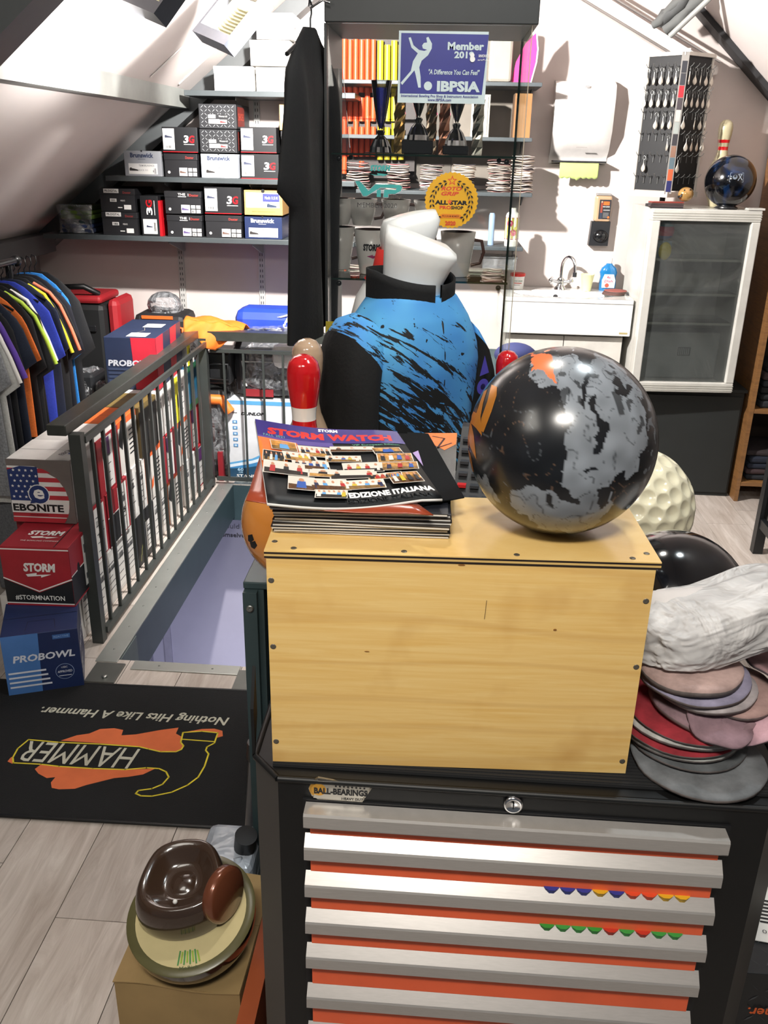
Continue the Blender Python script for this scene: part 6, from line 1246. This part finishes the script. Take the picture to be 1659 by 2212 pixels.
cols = ['#3a3b40', '#3f4045', '#c8323a', '#4a4448', '#b9b6b0', '#9aa09c', '#3c3a3e', '#8a6a5a', '#5a6a72', '#c05a3a', '#2a2c5a']
for i, c_ in enumerate(cols): MB().box((-.031, -.0712, hh-.02-(i+1)*.046), (-.011, -.0702, hh-.022-i*.046), C(c_, .4)).obj('column_print', t)
MB().box((-.037, -.073, hh+.0101), (-.005, -.05, hh+.024), ST).obj('cap', t)
MB().lathe([(.07, -.055), (.07, -.045), (.012, -.04), (.012, -.015)], C('#2a2a2c'), 20, Matrix.Translation((-.02, .02, 0))).obj('foot', t)
for i in range(5): t = T('booklet', f'dark booklet in the small pile on the fridge, {["lowest", "second", "third", "fourth", "topmost"][i]}', 'booklet', (at(1440, 435, 4.11).x, 4.115, ZF+i*.0052), 3*i-4); MB().box((-.07, -.022, .0002), (.07, .025, .0046), C(['#2a2528', '#4a3a3c', '#3a3032', '#54403e', '#8c3a32'][i], .6), bev=.0006).obj('booklet', t)
pb = at(1482, 410, 4.12); t = T('coin_bank', 'small glossy gold ball shaped bank with a dark opening', 'ornament', (pb.x, 4.115, ZF+.0265)); MB().sph((0, 0, .030), .031, C('#b08850', .18, .35, coat=.5), 28, 20, (1.05, .9, .95)).obj('body', t)
MB().lathe([(.013, 0), (.0125, .0015), (.0005, .001)], INK, 18, Matrix.Translation((-.0265, -.013, .026)) @ Matrix.Rotation(-math.radians(64), 4, 'Y') @ Matrix.Rotation(.3, 4, 'X')).obj('opening', t)
for a_ in ((-.012, -.02, .047), (.012, -.021, .050)): MB().sph(a_, .0035, INK, 8, 6).obj('hole', t)
pb = at(1579, 381, 4.16); t = T('bowling_ball', 'dark blue swirled bowling ball on a black ring on the fridge', 'bowling ball', (pb.x, 4.16, ZF)); 
MB().lathe([(.045, 0), (.05, .004), (.038, .012), (.036, .022), (.034, .022), (.034, 0)], C('#17181a', .3), 28, cap=False).obj('stand_ring', t)
rb_ = .106; MB().sph((0, 0, rb_+.006), rb_, resin('navy_resin', '#050609', '#0b2344', 9, .48, .66), 48, 32).obj('ball', t)
f_ = lambda x, y, k: V((0, 0, rb_+.006)) + (V((-.05+x*9, -1, .18+y*9)).normalized())*(rb_+.0006+k)
deco(t, f_, [('l', [(-.03, -.02), (.03, -.02), (.03, .02), (-.03, .02), (-.03, -.02)], .0015, C('#8a94a0')), ('c', -.008, .0, .010, C('#6a7480')), ('c', -.008, .004, .005, INK), ('l', [(.006, -.014), (.022, .014), (.006, .012), (.024, -.012)], .003, C('#8a94a0'))], 'engraved_logo')
pq = at(1573, 258, 4.3)
pin('white bowling pin with two red neck stripes behind the blue ball', (pq.x, 4.315, ZF), lambda z: PR_ if .262 > z > .248 or .29 > z > .276 else C('#b5ac8c', .25), (pq.z-ZF)/.3815)
# ================================================================ wooden shelf with dark clothes at the right
t = T('wooden_rack', 'open wooden shelf rack stacked with dark clothes right of the fridge', 'shelf', (1.72, 4.28, 0)); WD = plymat('pine_shelf', '#6e4c2c', '#8a6238', '#5a3c20', .5)
for z in (.10, .46, .85, 1.30): MB().box((-.26, -.16, z-.02), (.5, .2, z), WD, bev=.001).obj('shelf_board', t)
MB().box((-.28, -.16, .001), (-.262, .2, 1.7), WD).obj('side_panel', t); MB().box((-.26, .2, .001), (.5, .21, 1.7), C('#2a1e16')).obj('back_panel', t)
r = random.Random(8)
for z, n in ((.1005, 5), (.4605, 6), (.8505, 6)):
    zz = z
    for i in range(n):
        th = r.uniform(.025, .045); t = T('folded_garment', f'folded dark garment, {["lowest", "second", "third", "fourth", "fifth", "sixth"][i]} in the pile on the {"bottom" if z < .2 else "middle" if z < .6 else "upper"} shelf of the wooden rack', 'clothes', (1.62+r.uniform(-.01, .01), 4.28, zz), r.uniform(-3, 3)); MB().box((-.135, -.13, 0), (.135, .13, th), C(r.choice(['#131418', '#1a1c22', '#2a2224', '#181f2e', '#3a2a2c', '#20242a']), .85, bump=.4, scale=20), bev=.01).obj('fabric', t); zz += th+.001
# black framed glass table at the right edge
t = T('glass_table', 'black framed glass table cut off by the right edge', 'table', (1.36, 3.50, 0)); BF = C('#17181a', .4)
MB().box((-.02, .0, .001), (.02, .04, .95), BF).obj('leg', t); MB().box((-.02, -.6, .001), (.02, -.56, .95), BF).obj('leg', t)
MB().box((.021, .0, .12), (.6, .03, .16), BF).obj('lower_bar', t); MB().box((-.015, -.56, .12), (.015, 0, .16), BF).obj('lower_bar', t); MB().box((-.02, -.6, .951), (.6, .04, .99), BF).obj('top', t)
MB().box((-.004, -.558, .17), (.004, -.002, .94), glassy('table_glass', (.8, .8, .8), ior=1.6)).obj('side_glass', t)
# ================================================================ pads and bag at the right
zb = .8393+.0012; PD = lambda h, v=.25: C(h, .95, var=v, scale=26, bump=.5)
lst = [(.346, .952, .083, .007, '#6d7073', 0, 'large grey felt pad at the very bottom of the pile, sticking out in front', .0, 0), (.338, .985, .075, .006, '#55585a', 0, 'dark grey pad lying on the large grey one', .001, 0), (.330, .992, .076, .006, '#a9aba6', 0, 'pale grey scuffed pad below the lower red one', .001, 0), (.328, .992, .079, .005, '#8f2630', 0, 'lower red sanding pad in the pile', .0015, 0), (.335, .995, .080, .007, '#b4b2ae', 0, 'light grey pad between the two red ones', .002, 0),
       (.342, .995, .084, .005, '#982a34', 0, 'upper red sanding pad in the pile', .002, 0), (.356, .992, .070, .009, '#8a7076', 0, 'dusty pink pad lying skewed on the upper red one', .004, .06), (.385, 1.0, .060, .008, '#a88a84', 0, 'small torn pink pad at the right of the pile', .005, -.08), (.350, 1.0, .068, .007, '#a79fa0', 0, 'grey white pad with a scuffed surface under the pink felt', .003, .03), (.338, 1.0, .070, .007, '#8f8aa0', 0, 'bluish grey pad near the top of the pile', .003, -.04), (.330, 1.0, .066, .013, '#b49a94', 0, 'thick pink felt pad topmost, under the plastic bag', .004, .05)]
for x, y, r, th, c_, _, lab, wob, ry in lst:
    pad(lab, (x, y, zb), r, th, PD(c_), ry=ry*.5, rx=wob*5, wob=wob*.5, edge=PD('#7a716e')); zb += th+.0036
zb += .001
for i, (x, y, z, r, rx, ry, lab) in enumerate(((.360, .94, .905, .040, .35, .1, 'folded mauve felt scrap hanging over the front of the pile'), (.405, .955, .900, .036, .3, -.3, 'light pink felt scrap at the right front of the pile'), (.455, 1.03, .935, .045, .1, .2, 'rumpled pink scrap at the right edge beside the pile'))):
    pad(lab, (x, y, z), r, .006, PD(['#8a7078', '#c09aa4', '#9a7a7c'][i]), rx=rx, ry=ry, wob=.004, edge=PD('#6a5c60'), name='felt_scrap')
t = T('plastic_bag', 'translucent white plastic bag with a roll inside on top of the pad pile', 'bag', (.37, 1.03, zb)); 
bm = bmesh.new(); bmesh.ops.create_icosphere(bm, subdivisions=6, radius=1)
for p in bm.verts:
    n = p.co.copy(); k = 1+.10*noise.noise(n*2.2)+.09*(1-abs(noise.noise(n*3.7+V((3, 0, 0))))*2)*.6+.05*abs(noise.noise(n*8))
    s_ = lambda a, e: (abs(a)**e)*(1 if a > 0 else -1)
    x, y, z = s_(n.x, .7)*.125*k, s_(n.y, .8)*.062*k, s_(n.z, .8)*.047*k; y += x*.15
    z += .04 + x*.10 + (.012*math.sin(x*30)); 
    p.co = V((x, y, max(z, .001)))
MB().bm(bm, FOG, None, True).obj('bag', t)
MB().cyl((-.11, -.0, .038), (.12, .02, .064), .030, C('#c9c4c2', .8), 20).obj('roll', t)
def tail(s, u): return (.03+.12*s+.03*u, -.055-.03*u+.012*math.sin(s*8+u*4), .045-.065*u*(.4+.8*s)+.012*math.sin(s*13))
MB().grid(tail, 16, 12, FOG, False).obj('loose_corner', t)
# ================================================================ lower right: diamond plate carton
t = T('plate_print_box', 'black carton with diamond plate print and orange lettering at the lower right', 'box', (.66, 1.20, 0), 0); KP = C('#202123', .5)
MB().box((-.14, -.14, .001), (.2, .16, .36), KP, bev=.002).obj('carton', t); dm = C('#55585c', .4, .3)
def dia(x0, x1, y0, y1, s=.022):
    o = []; ny = int((y1-y0)/s); nx = int((x1-x0)/s)
    for i in range(nx):
        for j in range(ny):
            x, y = x0+(i+.5)*s, y0+(j+.5)*s; q = .007*(1 if (i+j) % 2 else -1); o.append(('p', [(x-q, y-.007), (x-q*.2-.001, y), (x+q, y+.007), (x+q*.2+.001, y)][::(1 if q > 0 else -1)], dm))
    return o
deco(t, plane((0, 0, .3605), (1, 0, 0), (0, 1, 0)), dia(-.13, .19, -.13, .15), 'printed_top'); deco(t, plane((0, -.14, 0), (1, 0, 0), (0, 0, 1)), dia(-.13, .19, .01, .35) + [('t', 'hammer.', -.08, .28, .09, .02, ORG, .02, .1, 180)], 'printed_front'); deco(t, plane((-.14, 0, 0), (0, -1, 0), (0, 0, 1)), dia(-.15, .13, .01, .35), 'printed_side')
t = T('shipping_label', 'white barcode label sheet lying on the diamond plate carton', 'label', (.645, 1.17, .3622), -8); MB().box((-.085, -.06, 0), (.1, .07, .0012), WHITE).obj('sheet', t)
deco(t, plane((0, 0, .0013), (1, 0, 0), (0, 1, 0)), [('r', -.07, -.02+.008*i, -.03, -.016+.008*i, INK) for i in range(7)] + [('t', '0', -.03, .05, .02, .02, INK, .02), ('t', '8.', .0, .0, .03, .02, INK, .02), ('t', '01509', -.05, -.04, .04, .008, TX), ('t', 'SKC A', -.015, -.045, .03, .008, TX)], 'printed_text')
# ================================================================ lower left: carton with the cut-open ball
t = T('cardboard_box', 'plain brown cardboard box under the sliced ball', 'box', (-.383, 1.165, 0), -2); CBM = C('#a08558', .8, var=.08)
MB().box((-.115, -.12, .001), (.10, .13, .247), CBM).obj('body', t)
for s, a in ((1, 0),):
    MB().grid(lambda u, v: (-.117+.217*u, -.122+.14*v, .2495+.004*math.sin(u*7)*(1-v)+.003*v), 14, 6, CBM, False, .002).obj('flap', t); MB().grid(lambda u, v: (-.117+.217*u, .02+.115*v, .251+.006*v*math.sin(u*3)), 14, 6, CBM, False, .002).obj('flap', t)
t = T('orange_box', 'orange cardboard box side between the brown box and the tool cabinet', 'box', (-.262, 1.12, 0)); MB().box((-.017, -.14, .001), (.012, .16, .26), C('#a4502a', .6)).obj('carton', t); MB().box((-.020, -.05, .2), (-.0175, -.03, .25), BLACK).obj('strap', t)
t = T('sliced_ball', 'cut open bowling ball showing its brown core and cream filler', 'bowling ball', (-.375, 1.135, .2595), rot=(math.radians(15), math.radians(-6), math.radians(8)))
R0 = .1085; BS = resin('black_pearl', '#0a0b0c', '#2a1a1c', 6, .5, .8); CRM, OLV = C('#cbbd8c', .5), C('#5a5636', .3)
zc = .0
m = MB(); prof = [(R0*math.sin(a), -R0*math.cos(a)) for a in [q*math.pi/2/14 for q in range(15)]]; m.lathe([(r_q, z) for r_q, z in prof], BS, 56, cap=False); M0 = Matrix.Translation((0, 0, R0*.86))
mb = MB(); mb.lathe(prof, BS, 56, M0, cap=False); mb.obj('shell', t)
mb = MB(); mb.lathe([(R0, 0), (R0-.001, .001), (R0*.86, .001)], OLV, 56, M0, cap=False); mb.obj('cover_rim', t)
mb = MB(); mb.lathe([(R0*.86, .0011), (R0*.5, .0011), (.001, .0011)], CRM, 56, M0, cap=False); mb.obj('filler', t)
CO = C('#3a2a20', .18, coat=.7); cp = C('#7a4630', .22, .3, coat=.5)
mb = MB(); n = 44; rg = []
for z, f, of in ((0, 1, 0), (.012, 1.04, 0), (.03, 1.03, .002), (.044, .98, .004), (.052, .90, .006), (.053, .82, .006), (.046, .70, .006), (.036, .5, .006), (.030, .34, .006), (.033, .26, .006), (.036, .15, .006), (.037, .01, .006)):
    rg.append([((.078*f*(1-.06*math.cos(2*a_)-.06*math.sin(a_*3)*(f > .6))*math.cos(a_))-.010+of*.5, .076*f*(1+.05*math.cos(2*a_))*math.sin(a_)+.024+of, z*1.3+.001) for a_ in [2*math.pi*j/n for j in range(n)]])
mb.loft(rg, CO, False, M=M0); mb.obj('core', t)
mb = MB(); mb.lathe([(.001, -.012), (.040, -.012), (.046, -.007), (.046, .007), (.040, .012), (.001, .012)], cp, 36, M0 @ Matrix.Translation((.062, .0, .045)) @ Matrix.Rotation(math.radians(78), 4, 'Y') @ Matrix.Rotation(.5, 4, 'X')); mb.obj('puck', t)
mb = MB(); mb.sph((0, 0, 0), .004, WHITE, 12, 8, M=M0 @ Matrix.Translation((-.012, -.016, .066))); mb.obj('white_dot', t)
deco(t, lambda x, y, k: M0 @ V((x, y, .0013+k)), [('l', [(.0+.004*i-.012, -.066-.002*(i % 2)), (.0+.005*i-.014, -.088+.003*(i % 2))], .0025, C('#8fae3a' if i % 2 else '#4a8a4a', .5)) for i in range(8)] + [('t', 'MoRich', .004, -.094, .03, .005, C('#4a5a3a'), .0)], 'printed_emblem')
mb = MB(); mb.lathe([(.06, 0), (.066, .003), (.05, .016), (.045, .016), (.055, .002)], C('#131315', .4), 28, cap=False); o_ = mb.obj('stand_ring', t); 
# jug and vacuum tube beside the counter
t = T('plastic_jug', 'white translucent jug with black cap standing behind the brown box', 'jug', (-.375, 1.36, 0)); JG = glassy('jug_plastic', (.85, .88, .92), .8, .2, milk=('#c3ccd8', .55, .8, 8.))
MB().box((-.06, -.055, .001), (.05, .07, .26), JG, bev=.018).obj('body', t); MB().tube([(.02, -.03, .262), (.03, -.05, .23), (.03, -.06, .15)], .009, JG, 8).obj('handle', t)
MB().cyl((.028, .0, .262), (.034, -.01, .30), .022, C('#141517', .4), 20).obj('cap', t)
t = T('vacuum_tube', 'grey metal vacuum tube with black collar leaning at the counter', 'tube', (-.36, 1.52, 0)); MB().cyl((-.02, 0, .03), (.005, .01, .36), .017, C('#63666a', .3, .8), 20).obj('tube', t); MB().cyl((.004, .0095, .345), (.007, .011, .385), .021, C('#141517', .4), 20).obj('collar', t); MB().cyl((-.021, 0, .003), (-.019, 0, .035), .024, C('#141517', .4), 20).obj('foot', t)
